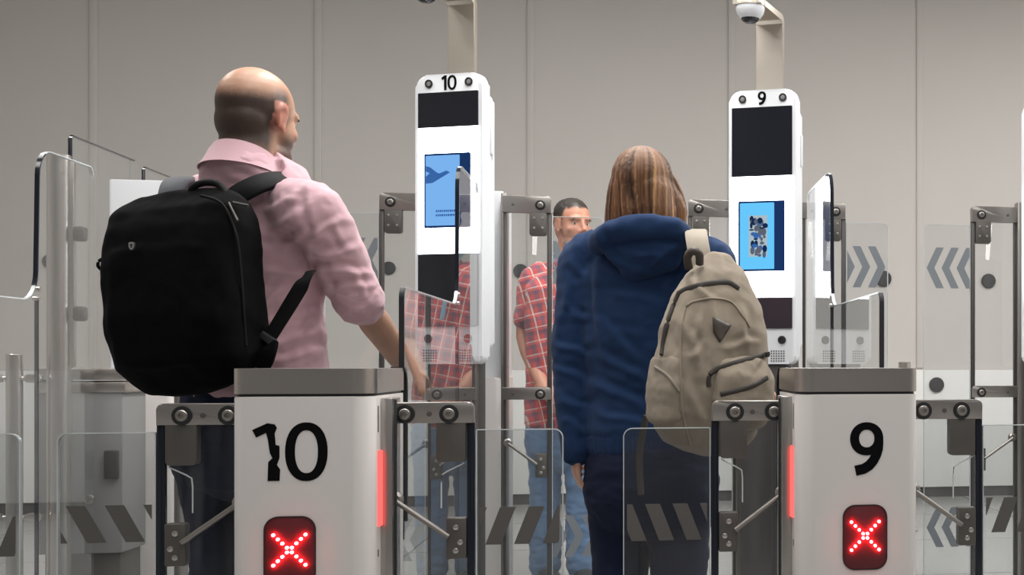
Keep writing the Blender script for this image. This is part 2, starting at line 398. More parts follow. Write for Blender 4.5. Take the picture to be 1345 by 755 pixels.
# ================================================================ front cabinets
def front_cabinet(num, cx, s, dx):
    """s: side on which the lane light sits (+1 right, -1 left)"""
    lab = {'10': 'white gate cabinet marked with a chipped 10, steel cap and red cross light',
           '9': 'white gate cabinet marked 9 with steel cap and red cross light'}[num]
    t = thing('gate_cabinet', lab, 'gate cabinet', (cx, FY, 0), 0, 'numbered gate cabinets')
    h, D = .147, .40
    rr = .045; r4 = [.022, .022, .03, .03]; r4[1 if s > 0 else 0] = rr
    bm = new_bm(); prism(bm, rrect(-h, h, 0, D, r4, 8), 'xy', .02, .928, .004); body = finish('body', bm, M['white'], t)
    bm = new_bm(); prism(bm, rrect(-h - .001, h + .001, -.001, D + .005, [x + .002 for x in r4], 10), 'xy', .934, .990, .003); finish('steel_cap', bm, M['steel'], t)
    bm = new_bm(); prism(bm, rrect(-h + .004, h - .004, .004, D - .004, r4, 8), 'xy', .926, .936); finish('shadow_gap', bm, M['black'], t)
    bm = new_bm(); prism(bm, rrect(-h + .01, h - .01, .01, D - .01, r4, 8), 'xy', 0, .022); finish('plinth', bm, M['dark_steel'], t)
    bm = new_bm()
    if num == '10':
        digit(bm, '1', dx - .078, .741, .130, 'xz', -.0012, .001, True)
        digit(bm, '0', dx - .010, .741, .130, 'xz', -.0012, .001)
    else:
        digit(bm, '9', dx - .036, .733, .128, 'xz', -.0012, .001)
    finish('number', bm, M['digit'], body, smooth=False)
    # status display
    z0, z1, hw = .508, .664, .054
    bm = new_bm(); prism(bm, rrect(dx - hw, dx + hw, z0, z1, .03, 8), 'xz', -.0025, .004, .0012); dp = finish('status_display', bm, M['display'], t)
    bm = new_bm(); ring_prism(bm, rrect(dx - hw, dx + hw, z0, z1, .03, 8), rrect(dx - hw + .0025, dx + hw - .0025, z0 + .0025, z1 - .0025, .028, 8), 'xz', -.0035, .002); finish('bezel', bm, M['black'], dp)
    zc = .590
    bm = new_bm()
    for k in (-4, -3, -2, -1, 1, 2, 3, 4):
        for d in (-1, 1):
            q = .0094 * (abs(k) - .45) * (1 if k > 0 else -1)
            lathe(bm, [(.0034, 0), (.0036, .004), (.0024, .0062), (0, .0068)], (dx + q, -.0031, zc + d * q), (0, -1, 0), 12)
    finish('red_cross', bm, M['led'], dp)
    # lane side: steel hinge column, light strip, slots
    xs = s * h
    bm = new_bm(); a, b = sorted((xs - s * .004, xs + s * .026)); box(bm, a, b, .085, .185, .02, .922, .003); colm = finish('hinge_column', bm, M['steel_v'], t)
    bm = new_bm(); a, b = sorted((xs + s * .006, xs + s * .030)); box(bm, a, b, .108, .122, .02, .918, .001); finish('seal', bm, M['rubber'], colm)
    bm = new_bm(); a, b = sorted((xs - s * .004, xs + s * .006)); box(bm, a, b, .048, .082, .630, .803, .003); finish('light_strip', bm, M['red_light'], t)
    bm = new_bm()
    for zz, hh in ((.875, .03), (.57, .008)):
        a, b = sorted((xs - s * .002, xs + s * .0012)); box(bm, a, b, .052, .058, zz - hh, zz + hh)
    finish('slots', bm, M['black'], body, smooth=False)
    # far end: black seal that runs over the cap
    bm = new_bm(); a, b = sorted((xs - s * .03, xs + s * .004))
    prism(bm, [(D - .03, .993), (D, .988), (D + .015, .972), (D + .02, .94), (D + .02, .60), (D + .008, .60), (D + .008, .94), (D + .002, .965), (D - .008, .978), (D - .03, .985)], 'yz', a, b, .001)
    finish('end_seal', bm, M['rubber'], t)
    xx = -s * h
    bm = new_bm(); a, b = sorted((xx + s * .004, xx - s * .002)); box(bm, a, b, .085, .185, .02, .915, .002); finish('hinge_cover', bm, M['steel_v'], t)
    return t
front_cabinet('10', -.732, 1, -.027)
front_cabinet('9', .512, -1, .018)

# ================================================================ far cabinets
def back_cabinet(label, x0, x1, Y, D=.42, low=True):
    cx = (x0 + x1) / 2; h = (x1 - x0) / 2
    t = thing('tall_gate_cabinet', label, 'gate cabinet', (cx, Y, 0), 0, 'tall gate cabinets')
    bm = new_bm(); prism(bm, rrect(-h, h, .03, D, .014, 5), 'xy', .94, 1.715, .004); finish('upper_body', bm, M['cool_white'], t)
    bm = new_bm(); prism(bm, rrect(-h - .006, h + .006, -.04, D + .01, .03, 6), 'xy', .03, .945, .012); finish('lower_body', bm, M['white'], t)
    bm = new_bm(); prism(bm, rrect(-h + .01, h - .01, -.03, D, .03, 6), 'xy', 0, .032); finish('plinth', bm, M['dark_steel'], t)
    for s in ((-1, 1) if x0 > -1.9 else (1,)):
        bm = new_bm(); a, b = sorted((s * h - s * .002, s * h + s * .022)); box(bm, a, b, -.03, .06, .03, 1.70, .003); finish('hinge_column', bm, M['beam'], t)
    return t
back_cabinet('tall white cabinet standing behind the kiosk marked 10', -.80, -.556, BY + .10)
back_cabinet('tall white cabinet standing behind the kiosk marked 9', .42, .648, BY + .12)
back_cabinet('tall white cabinet at the right edge behind the cut-off kiosk', 1.70, 1.93, BY + .12, .2)
back_cabinet('tall white cabinet behind the black backpack', -2.02, -1.765, BY + .02, .12)

# grey equipment cabinet at the left
t = thing('equipment_cabinet', 'low grey cabinet with a steel ledge left of the black backpack', 'cabinet', (-1.90, 5.05, 0))
bm = new_bm(); box(bm, -.145, .125, -.12, .10, .34, .94, .006); eb = finish('body', bm, M['grey_panel'], t)
bm = new_bm(); box(bm, -.15, .135, -.13, .11, .945, .985, .006); box(bm, -.15, .135, -.125, .11, .90, .938, .004); finish('ledge', bm, M['steel'], t)
bm = new_bm(); box(bm, -.13, .11, -.10, .09, 0, .34, .004); finish('plinth', bm, M['plate'], t)
bm = new_bm(); lathe(bm, [(.017, 0), (.017, -.006), (.012, -.009), (0, -.009)], (.02, -.12, .53), (0, 1, 0), 24); finish('lock_knob', bm, M['steel'], eb)
bm = new_bm(); box(bm, .07, .115, -.14, -.118, .60, .70, .006); finish('clamp_reflection', bm, M['dark_steel'], eb)  # dark block added for the reflected image of a gate clamp
bm = new_bm(); tube(bm, [(-.055, -.134, .955), (-.056, -.136, .90), (-.057, -.126, .84), (-.062, -.125, .73)], .004, 8); finish('cable', bm, M['black'], eb)
# posts
t = thing('steel_column', 'tall round steel column behind the step-edged glass at left', 'post', (-1.925, 4.80, 0))
bm = new_bm(); cyl(bm, (0, 0, 0), (0, 0, 1.705), .036, 32, bevel=.002); finish('tube', bm, M['steel_v'], t)
bm = new_bm(); box(bm, .030, .050, -.012, .012, .99, 1.69, .003); finish('glazing_channel', bm, M['steel'], t)
for z in (1.44, 1.17):
    bm = new_bm(); box(bm, .046, .085, -.02, .02, z - .025, z + .025, .01); finish('glass_clamp', bm, M['plate'], t)
bm = new_bm(); lathe(bm, [(.07, 0), (.07, .006), (.04, .010)], (0, 0, 0), n=32); finish('foot', bm, M['steel'], t)
p = at(19, 478, 4.75)
t = thing('handrail_post', 'short steel post with glass clamps at the left edge', 'post', (p.x, p.y, 0))
bm = new_bm(); cyl(bm, (0, 0, 0), (0, 0, 1.033), .0245, 32, bevel=.002); finish('tube', bm, M['steel_v'], t)
for z in (.952, .49):
    for s in (-1, 1):
        bm = new_bm()
        cyl(bm, (s * .024, 0, z), (s * .034, 0, z), .008, 14)
        a, b = sorted((s * .032, s * .085)); prism(bm, rrect(a, b, z - .014, z + .014, .0135, 6), 'xz', -.012, .012, .003)
        finish('glass_clamp', bm, M['steel'], t)
bm = new_bm(); lathe(bm, [(.05, 0), (.05, .006), (.03, .01)], (0, 0, 0), n=28); finish('foot', bm, M['steel'], t)
p = at(1188, 478, 7.6)
t = thing('barrier_post', 'steel post peeping over the right of the cabinet marked 9', 'post', (p.x, p.y, 0))
bm = new_bm(); cyl(bm, (0, 0, 0), (0, 0, 1.012), .037, 32, bevel=.003); finish('tube', bm, M['steel_v'], t)
bm = new_bm(); lathe(bm, [(.08, 0), (.08, .008), (.05, .012)], (0, 0, 0), n=32); finish('foot', bm, M['steel'], t)

# ================================================================ lane glass
def lane_glass(label, X, y0, ystep, y1, zlow=1.198, ztall=1.672, dark_low=True):
    t = thing('lane_glass', label, 'glass screen', (X, y0, 0), 0, 'lane glass screens')
    e = []                                                          # upper outline from the near end to the far end
    L, S, E = 0, ystep - y0, y1 - y0
    if dark_low:
        e += [(0, .06)]
        r = .03
        e += [(r - r * math.cos(R(a)), zlow - r + r * math.sin(R(a))) for a in range(0, 91, 15)]
    r2 = .09
    for a in range(0, 91, 15): e.append((S - r2 + r2 * math.sin(R(a)), zlow + r2 - r2 * math.cos(R(a))))
    r3 = .085
    for a in range(0, 91, 15): e.append((S + .01 + r3 - r3 * math.cos(R(a)), ztall - r3 + r3 * math.sin(R(a))))
    r4 = .03
    for a in range(0, 91, 15): e.append((E - r4 + r4 * math.sin(R(a)), ztall - r4 + r4 * math.cos(R(a))))
    pts = e + [(E, .06)]
    bm = new_bm(); prism(bm, pts, 'yz', -.005, .005); pane = finish('pane', bm, M['glass'], t)
    # dark edges: near vertical of the low part, near vertical of the tall part; pale edge along the tops
    n_low = 8; k0 = n_low
    def strip(path, m, name, w=.0065, d=.006):
        bm = new_bm(); a = [Vector((0, u, v)) for u, v in path]; rows = []
        for i, q in enumerate(a):
            dd = (a[min(i + 1, len(a) - 1)] - a[max(i - 1, 0)]).normalized(); nn = Vector((0, -dd.z, dd.y))
            rows.append([q + nn * d * .5 + Vector((sx * w, 0, 0)) for sx in (-1, 1)] + [q - nn * d * .5 + Vector((sx * w, 0, 0)) for sx in (1, -1)])
        vr = [[bm.verts.new(c) for c in r_] for r_ in rows]
        for A, B in zip(vr, vr[1:]):
            for k in range(4): bm.faces.new((A[k], A[(k + 1) % 4], B[(k + 1) % 4], B[k]))
        bm.faces.new(vr[0]); bm.faces.new(vr[-1][::-1])
        return finish(name, bm, m, pane)
    strip([(0, .55)] + e[1:6], M['rubber'], 'dark_edge')
    strip(e[6:k0 + 5], M['edge_light'], 'top_edge', .005, .004)
    strip(e[k0 + 4:k0 + 7] + e[k0 + 7:k0 + 12], M['edge'], 'dark_edge')
    strip(e[k0 + 11:], M['edge_light'], 'top_edge', .005, .004)
    strip([(S + .005, .30), (S + .005, zlow + .01)], M['edge'], 'joint', .0055, .004)
    for k, zz in enumerate((zlow + .035, zlow + .005)):
        bm = new_bm(); lathe(bm, [(.007, -.009), (.007, .009)], (0, S + (.004 if k else .008), zz), (1, 0, 0), 14); finish('glass_pin', bm, M['steel'], pane)
    for yy in (.15, S + .4):
        bm = new_bm(); box(bm, -.02, .02, yy - .06, yy + .06, 0, .10, .004); finish('floor_clamp', bm, M['steel'], t)
    return t
lane_glass('step-edged lane glass running from cabinet 10 to kiosk 10', -.600, 3.49, 4.51, 5.06)
lane_glass('step-edged lane glass running from cabinet 9 past kiosk 9', .655, 3.50, 4.43, 5.08)
lane_glass('step-edged lane glass at the left edge in front of the steel column', -1.842, 3.40, 4.43, 4.85)
def far_glass(label, x, y0, y1, z):
    t = thing('glass_screen', label, 'glass screen', (x, y0, 0), 0, 'far glass screens')
    L = y1 - y0
    pts = rrect(0, L, .06, z, (0, 0, .05, .02), 6)
    bm = new_bm(); prism(bm, pts, 'yz', -.005, .005); pn = finish('pane', bm, M['glass'], t)
    bm = new_bm(); box(bm, -.006, .006, -.006, .004, .06, z - .01, .001); finish('dark_edge', bm, M['edge'], pn)
    bm = new_bm(); box(bm, -.0045, .0045, .01, L - .04, z - .003, z + .002, 0); finish('top_edge', bm, M['edge'], pn)
    bm = new_bm(); box(bm, -.02, .02, .1, .22, 0, .10, .004); finish('floor_clamp', bm, M['steel'], t)
far_glass('tall plain glass screen rising behind the steel column', -2.095, 5.32, 5.98, 1.857)
far_glass('tall plain glass screen rising behind the white cabinet near the backpack', -2.12, 6.12, 6.85, 1.857)

# ================================================================ kiosks
def screen_mat(name, kind):
    cols = {'base': (.10, .36, .80)}
    return emis(name, (.13, .42, .85), 1.0)
M['scr10'] = emis('blue_touch_screen', (.17, .39, .74), 1.15)
M['scr9'] = emis('cyan_touch_screen', (.12, .50, .84), 1.15)
M['scr_side'] = emis('navy_screen_margin', (.012, .035, .12), 1.0)
M['ico_dark'] = emis('dark_screen_ink', (.01, .03, .10), .8)
M['ico_mid'] = emis('mid_screen_ink', (.04, .13, .38), 1.0)
M['ico_pale'] = emis('pale_screen_ink', (.45, .55, .60), .9)
M['ico_brown'] = emis('grey_screen_ink', (.12, .14, .18), .9)
KR = R(-24.6)
def kiosk(label, num, px, Y, up, extra=True):
    p = at(px, 300, Y)
    t = thing('camera_kiosk', label, 'kiosk', (p.x, p.y, 0), KR, 'face camera kiosks')
    W2, Z0, Z1 = .143, 1.0, 2.106
    outl = rrect(-W2, W2, Z0, Z1, (.03, .03, .045, .045), 8)
    bm = new_bm(); prism(bm, outl, 'xz', .0, .055, .012); hd = finish('head', bm, M['cool_white'], t)
    bm = new_bm(); prism(bm, rrect(-W2 + .02, W2 - .004, Z0 + .05, Z1 - .07, .03, 6), 'xz', .05, .095, .012); finish('rear_shell', bm, M['cool_white'], t)
    bm = new_bm(); prism(bm, rrect(.062, .082, 1.80, 1.93, .009, 4), 'yz', W2 - .006, W2 + .004, .002); finish('side_grip', bm, M['cool_white'], t)
    F = -.001
    def panel(name, x0, x1, z0, z1, m, d=.004, par=hd, r=.003, back=.002):
        bm = new_bm(); prism(bm, rrect(x0, x1, z0, z1, r, 3), 'xz', F - d, F + back); return finish(name, bm, m, par, smooth=False)
    lt, lb = 1.757 + up, 1.268 + up * 1.05
    hw = .128
    panel('upper_screen', -hw, hw, lt, 2.036, M['screen_dark'])
    lp = panel('light_panel', -hw, hw, lb, lt, M['light_panel'], .0035)
    panel('lower_screen', -hw, hw, 1.143, lb, M['screen_dark'])
    ts0, ts1 = 1.374 + up, 1.657 + up
    fr = panel('touch_screen', -.098, .098, ts0, ts1, M['scr_side'], .010, t, .004)
    if num == '10':
        panel('picture', -.090, .055, ts0 + .008, ts1 - .008, M['scr10'], .012, fr)
        bm = new_bm()
        prism(bm, [(-.088, 1.715), (-.06, 1.735), (-.03, 1.725), (.0, 1.735), (.015, 1.728), (-.01, 1.715), (-.04, 1.70), (-.06, 1.69), (-.088, 1.688)], 'xz', F - .0135, F - .012)
        prism(bm, [(-.088, 1.755), (-.07, 1.750), (-.04, 1.728), (-.06, 1.722), (-.088, 1.735)], 'xz', F - .0135, F - .012)
        finish('bird_shape', bm, M['ico_mid'], fr, smooth=False)
        bm = new_bm()
        for zz in (1.578, 1.562):
            x = -.045
            while x < .04:
                w = random.uniform(.004, .009); prism(bm, rrect(x, x + w, zz, zz + .008, 0), 'xz', F - .0135, F - .012); x += w + .003
        finish('caption', bm, M['ico_mid'], fr, smooth=False)
    elif num == '9':
        panel('picture', -.090, .055, ts0 + .008, ts1 - .008, M['scr9'], .012, fr)
        pi = panel('photograph', -.052, .026, 1.432, 1.598, M['ico_pale'], .0132, fr, .001)
        rnd = random.Random(5)
        bm = new_bm()
        for mi, (m_, cnt) in enumerate((('ico_dark', 16), ('ico_brown', 22), ('ico_mid', 12))):
            nf = len(bm.faces)
            for k in range(cnt):
                x, z = rnd.uniform(-.046, .014), rnd.uniform(1.436, 1.575)
                if m_ == 'ico_dark' and k < 9: z = rnd.uniform(1.545, 1.585)
                w, h = rnd.uniform(.003, .012), rnd.uniform(.003, .016)
                dd = .0138 + rnd.uniform(0, .0006)
                prism(bm, ell(x + .005, z, w, h, 10), 'xz', F - dd, F - .0132)
            bm.faces.ensure_lookup_table()
            for f_ in bm.faces[nf:]: f_.material_index = mi
        pm = finish('picture_marks', bm, M['ico_dark'], pi, smooth=False); pm.data.materials.append(M['ico_brown']); pm.data.materials.append(M['ico_mid'])
    else:
        panel('picture', -.090, .055, ts0 + .008, ts1 - .008, M['scr9'], .012, fr)
    # eye cameras + number at the top
    for x in (-.083, .088):
        bm = new_bm(); lathe(bm, [(.016, 0), (.016, .004), (.0115, .004), (.0105, .002)], (x, F, 2.071), (0, -1, 0), 24); ey = finish('eye_camera', bm, M['black'], t)
        bm = new_bm(); lathe(bm, [(.0105, 0), (.009, .003), (0, .0045)], (x, F, 2.071), (0, -1, 0), 20); finish('lens', bm, M['grey_panel'], ey)
    bm = new_bm()
    if num == '10':
        digit(bm, '1', -.030, 2.044, .056, 'xz', F - .001, F + .001); digit(bm, '0', -.003, 2.044, .056, 'xz', F - .001, F + .001)
    else:
        digit(bm, num if num == '9' else '0', -.018, 2.044, .055, 'xz', F - .001, F + .001)
    if num in ('10', '9'): finish('number', bm, M['digit'], hd, smooth=False)
    else: bm.free()
    for x in (-.085, .085):
        bm = new_bm(); lathe(bm, [(.0165, 0), (.0165, .005), (.011, .006), (.010, .003), (0, .003)], (x, F, 1.097), (0, -1, 0), 24); finish('button', bm, M['black'], t)
    for x0 in (-.105, .04):
        bm = new_bm()
        for i in range(6):
            for j in range(5): lathe(bm, [(.0032, 0), (.0032, .0008), (0, .001)], (x0 + i * .0105, F, 1.012 + j * .010), (0, -1, 0), 8)
        finish('speaker_grille', bm, M['plate'], hd)
    # pedestal
    bm = new_bm(); box(bm, -.10, .10, .012, .10, .02, 1.01, .006); finish('pedestal', bm, M['dark_steel'], t)
    bm = new_bm(); box(bm, -.13, .13, -.02, .13, 0, .022, .004); finish('foot_plate', bm, M['steel'], t)
    # steel arm with dome camera
    bm = new_bm(); th = .024; top = 2.425; ya = .10
    prof = [(ya, 2.03), (ya, top - .03)] + [(ya - .03 + .03 * math.cos(R(a)), top - .03 + .03 * math.sin(R(a))) for a in range(0, 91, 15)] + [(-.20, top), (-.20, top - th), (ya - th - .012, top - th)] + [(ya - th, top - th - .012), (ya - th, 2.03)]
    prism(bm, [(a, b) for a, b in prof], 'yz', -.052, .062, .002); arm = finish('camera_arm', bm, M['steel_warm'], t)
    cx, cy = .005, -.155
    bm = new_bm(); lathe(bm, [(.058, top - .002), (.060, top - .012), (.060, top - th - .002)], (cx, cy, 0), n=36); finish('mount_ring', bm, M['steel_warm'], arm)
    zb = top - th
    bm = new_bm(); lathe(bm, [(.056, zb + .002), (.057, zb - .012), (.052, zb - .030), (.040, zb - .046), (.036, zb - .049)], (cx, cy, 0), n=36); dm = finish('dome_camera', bm, M['cool_white'], arm)
    bm = new_bm(); lathe(bm, [(.037, zb - .047), (.031, zb - .058), (.018, zb - .066), (0, zb - .068)], (cx, cy, 0), n=32); finish('dome_lens', bm, M['screen_dark'], dm)
    return t
kiosk('glowing white kiosk marked 10, its blue screen showing a bird shape', '10', 589, 5.15, .145)
kiosk('glowing white kiosk marked 9, its blue screen showing a small photograph', '9', 1001, 5.22, 0)
kiosk('white kiosk cut off by the right edge of the photo', '8', 1386, 5.24, 0)
# ================================================================ people: sculpting helpers
class Sculpt:
    def __init__(s): s.bm = bmesh.new(); s.nf = 0
    def _out(s):
        """turn the faces added last outwards"""
        s.bm.faces.ensure_lookup_table(); fs = s.bm.faces[s.nf:]; vol = 0
        for f in fs:
            f.normal_update(); vol += f.normal.dot(f.calc_center_median() - fs[0].verts[0].co) * f.calc_area()
        if vol < 0:
            for f in fs: f.normal_flip()
        s.nf = len(s.bm.faces)
    def loft(s, rings, side, n=20, e=1.0, cap=True):
        """rings: (point, a, b) or (point, a, b, side); a along the side vector, b across it"""
        P = [Vector(r[0]) for r in rings]; out = []
        for i, r in enumerate(rings):
            d = (P[min(i + 1, len(P) - 1)] - P[max(i - 1, 0)]).normalized()
            sv = Vector(r[3]) if len(r) > 3 else Vector(side)
            u = (sv - d * sv.dot(d)).normalized(); v = d.cross(u)
            out.append((P[i], u, v, r[1], r[2], d))
        if cap:
            for end in (0, -1):
                p, u, v, a, b, d = out[end]; sg = -1 if end == 0 else 1; h = min(a, b)
                ex = [(p + d * sg * h * math.sin(R(t)) * .8, u, v, a * math.cos(R(t)) , b * math.cos(R(t)), d) for t in (35, 65, 82)]
                out = ex[::-1] + out if end == 0 else out + ex
        rows = []
        for p, u, v, a, b, d in out:
            row = []
            for k in range(n):
                t = 2 * math.pi * k / n; c, q = math.cos(t), math.sin(t)
                c = math.copysign(abs(c) ** e, c); q = math.copysign(abs(q) ** e, q)
                row.append(s.bm.verts.new(p + u * a * c + v * b * q))
            rows.append(row)
        for A, B in zip(rows, rows[1:]):
            for k in range(n): s.bm.faces.new((A[k], A[(k + 1) % n], B[(k + 1) % n], B[k]))
        s.bm.faces.new(rows[0][::-1]); s.bm.faces.new(rows[-1]); s._out(); return s
    def limb(s, pts, rad, side=(1, 0, 0), n=16, sub=3):
        """smooth tapering limb through joints"""
        P = [Vector(p) for p in pts]; Q = []; Rr = []
        for i in range(len(P) - 1):
            p0, p1, p2, p3 = P[max(i - 1, 0)], P[i], P[i + 1], P[min(i + 2, len(P) - 1)]
            for k in range(sub):
                t = k / sub
                Q.append(.5 * ((2 * p1) + (p2 - p0) * t + (2 * p0 - 5 * p1 + 4 * p2 - p3) * t * t + (3 * p1 - p0 - 3 * p2 + p3) * t ** 3)); Rr.append(rad[i] + (rad[i + 1] - rad[i]) * t)
        Q.append(P[-1]); Rr.append(rad[-1])
        return s.loft([(q, r, r) for q, r in zip(Q, Rr)], side, n)
    def ball(s, c, r, axes=None, n=16):
        c = Vector(c); ax = axes or (Vector((1, 0, 0)), Vector((0, 1, 0)), Vector((0, 0, 1)))
        r = r if isinstance(r, (tuple, list)) else (r, r, r)
        rows = []
        top = s.bm.verts.new(c + ax[2] * r[2]); bot = s.bm.verts.new(c - ax[2] * r[2])
        for i in range(1, n):
            ph = math.pi * i / n
            rows.append([s.bm.verts.new(c + ax[0] * r[0] * math.sin(ph) * math.cos(2 * math.pi * k / (2 * n)) + ax[1] * r[1] * math.sin(ph) * math.sin(2 * math.pi * k / (2 * n)) + ax[2] * r[2] * math.cos(ph)) for k in range(2 * n)])
        m = 2 * n
        for k in range(m):
            s.bm.faces.new((top, rows[0][k], rows[0][(k + 1) % m])); s.bm.faces.new((bot, rows[-1][(k + 1) % m], rows[-1][k]))
        for A, B in zip(rows, rows[1:]):
            for k in range(m): s.bm.faces.new((A[k], B[k], B[(k + 1) % m], A[(k + 1) % m]))
        s._out(); return s
    def box(s, c, half, axes, r=.02, seg=4):
        bm2 = bmesh.new(); box(bm2, -half[0], half[0], -half[1], half[1], -half[2], half[2], r, seg)
        c = Vector(c)
        vm = {}
        for v in bm2.verts: vm[v] = s.bm.verts.new(c + axes[0] * v.co.x + axes[1] * v.co.y + axes[2] * v.co.z)
        for f in bm2.faces: s.bm.faces.new([vm[v] for v in f.verts])
        bm2.free(); s._out(); return s
    def build(s, name, m, parent, base, voxel=.007, smooth=6, disp=None, color=None, sharp=False):
        me = bpy.data.meshes.new('tmp'); s.bm.to_mesh(me); s.bm.free()
        o = bpy.data.objects.new('tmp', me); COL.objects.link(o)
        if voxel:
            md = o.modifiers.new('r', 'REMESH'); md.mode = 'VOXEL'; md.voxel_size = voxel; md.adaptivity = 0
        if smooth:
            md = o.modifiers.new('s', 'SMOOTH'); md.factor = .5; md.iterations = smooth
        dg = bpy.context.evaluated_depsgraph_get(); dg.update()
        nm = bpy.data.meshes.new_from_object(o.evaluated_get(dg)); nm.name = name
        bpy.data.objects.remove(o); bpy.data.meshes.remove(me)
        if disp:
            co = [v.co + v.normal * disp(v.co, v.normal) for v in nm.vertices]
            for v, c in zip(nm.vertices, co): v.co = c
        if color:
            ca = nm.color_attributes.new('col', 'FLOAT_COLOR', 'POINT')
            for i, v in enumerate(nm.vertices):
                c = color(v.co, v.normal); ca.data[i].color = (c[0], c[1], c[2], 1)
        base = Vector(base)
        for v in nm.vertices: v.co -= base
        for p in nm.polygons: p.use_smooth = True
        nm.materials.clear(); nm.materials.append(m)
        no = bpy.data.objects.new(name, nm); COL.objects.link(no)
        if parent: no.parent = parent
        return no
def heading(deg):                                                   # 0 = along the lanes, positive = turned to the right
    a = R(deg); return Vector((math.cos(a), -math.sin(a), 0)), Vector((math.sin(a), math.cos(a), 0)), Vector((0, 0, 1))
def loc(c, ax, p): return Vector(c) + ax[0] * p[0] + ax[1] * p[1] + ax[2] * p[2]
def tolocal(c, ax, p):
    d = Vector(p) - Vector(c); return d.dot(ax[0]), d.dot(ax[1]), d.dot(ax[2])
def lerp3(a, b, t): t = max(0, min(1, t)); return tuple(x + (y - x) * t for x, y in zip(a, b))
def sst(a, b, x):
    t = max(0, min(1, (x - a) / (b - a))); return t * t * (3 - 2 * t)
def nz(p, f, st=(1, 1, 1)): return noise.noise(Vector((p[0] * f * st[0], p[1] * f * st[1], p[2] * f * st[2])))
def seg_dist(p, a, b):
    ab = b - a; t = max(0, min(1, (p - a).dot(ab) / ab.length_squared)); return (p - (a + ab * t)).length, t
def crease(p, folds):
    """sum of cloth folds: each (start, end, width, height)"""
    h = 0
    for a, b, w, d in folds:
        r, t = seg_dist(p, a, b)
        if r < 3 * w: h += d * math.exp(-(r / w) ** 2) * math.sin(math.pi * min(1, .15 + t * .85)) 
    return h
CAMP = Vector((0, 0, CAMH)); CFW = Vector((SA, CA, 0)); CRT = Vector((CA, -SA, 0))
def cloth_folds(fs):
    """folds on the side turned to the hall entrance: (x0, y0, x1, y1, width, height), laid out like a sewing plan; a ridge with a valley beside it"""
    def f(p, n):
        d = p - CAMP
        if n.dot(d) > 0: return 0
        z = d.dot(CFW); x = PX0 + FPX * d.dot(CRT) / z; y = HORIZ - FPX * d.z / z; h = 0
        for x0, y0, x1, y1, w, a in fs:
            ex, ey = x1 - x0, y1 - y0; L2 = ex * ex + ey * ey; t = ((x - x0) * ex + (y - y0) * ey) / L2
            if -.15 < t < 1.15:
                s = ((x - x0) * ey - (y - y0) * ex) / math.sqrt(L2) + 3.0 * math.sin(t * 5 + x0)
                if abs(s) < 5 * w:
                    env = sst(-.15, .25, t) * sst(1.15, .7, t)
                    h += a * env * (math.exp(-(s / w) ** 2) - .65 * math.exp(-((s - 1.7 * w) / w) ** 2))
        return h
    return f
def head(S, c, ax, k=1.0, jaw=1.0, nk=1.0):
    L = lambda x, y, z: loc(c, ax, (x * k, y * k, z * k))
    B = lambda p, r: S.ball(L(*p), tuple(q * k for q in r), ax, 14)
    B((0, -.012, .034), (.077, .100, .092)); B((0, -.045, -.01), (.066, .062, .068)); B((0, .035, -.022), (.064, .058, .082))
    B((0, .042, -.072), (.052 * jaw, .048, .042)); B((0, .072, -.096), (.026, .020, .019)); B((0, .074, .028), (.054, .022, .016))
    for s in (-1, 1):
        B((s * .040, .060, -.022), (.022, .021, .020)); B((s * .031, .077, .0125), (.016, .010, .0062)); B((s * .031, .076, -.0075), (.0145, .009, .005)); B((s * .045, .030, -.078), (.016, .04, .026))
        B((s * .012, .096, -.033), (.010, .011, .009))
        # ear: a bowl of helix, lobe and shell
        pts = []
        for t in range(-50, 231, 28):
            a = R(t); pts.append(L(s * (.0765 + .003 * math.sin(a) + .004 * math.cos(a)), -.006 - .016 * math.cos(a) , .002 + .029 * math.sin(a)))
        S.limb(pts, [.0055 * k] * len(pts), ax[0], 8, 2)
        B((s * .074, -.004, -.002), (.006, .014, .026)); B((s * .076, .003, -.027), (.006, .009, .010))
    S.limb([L(0, .088, .022), L(0, .100, -.005), L(0, .113, -.027)], [.009 * k, .010 * k, .0125 * k], ax[0], 10)
    B((0, .088, -.057), (.026, .012, .0065)); B((0, .087, -.068), (.022, .012, .0075))
    S.loft([(L(0, -.022, -.03), .055 * k * nk, .062 * k * nk), (L(0, -.030, -.10), .057 * k * nk, .060 * k * nk), (L(0, -.042, -.17), .068 * k, .064 * k)], ax[0], 20)
def eye_dent(c, ax, k):
    pts = [loc(c, ax, (s * .031 * k, .092 * k, .004 * k)) for s in (-1, 1)]
    def f(p):
        return -.005 * sum(math.exp(-((p - q).length / (.014 * k)) ** 2) for q in pts)
    return f
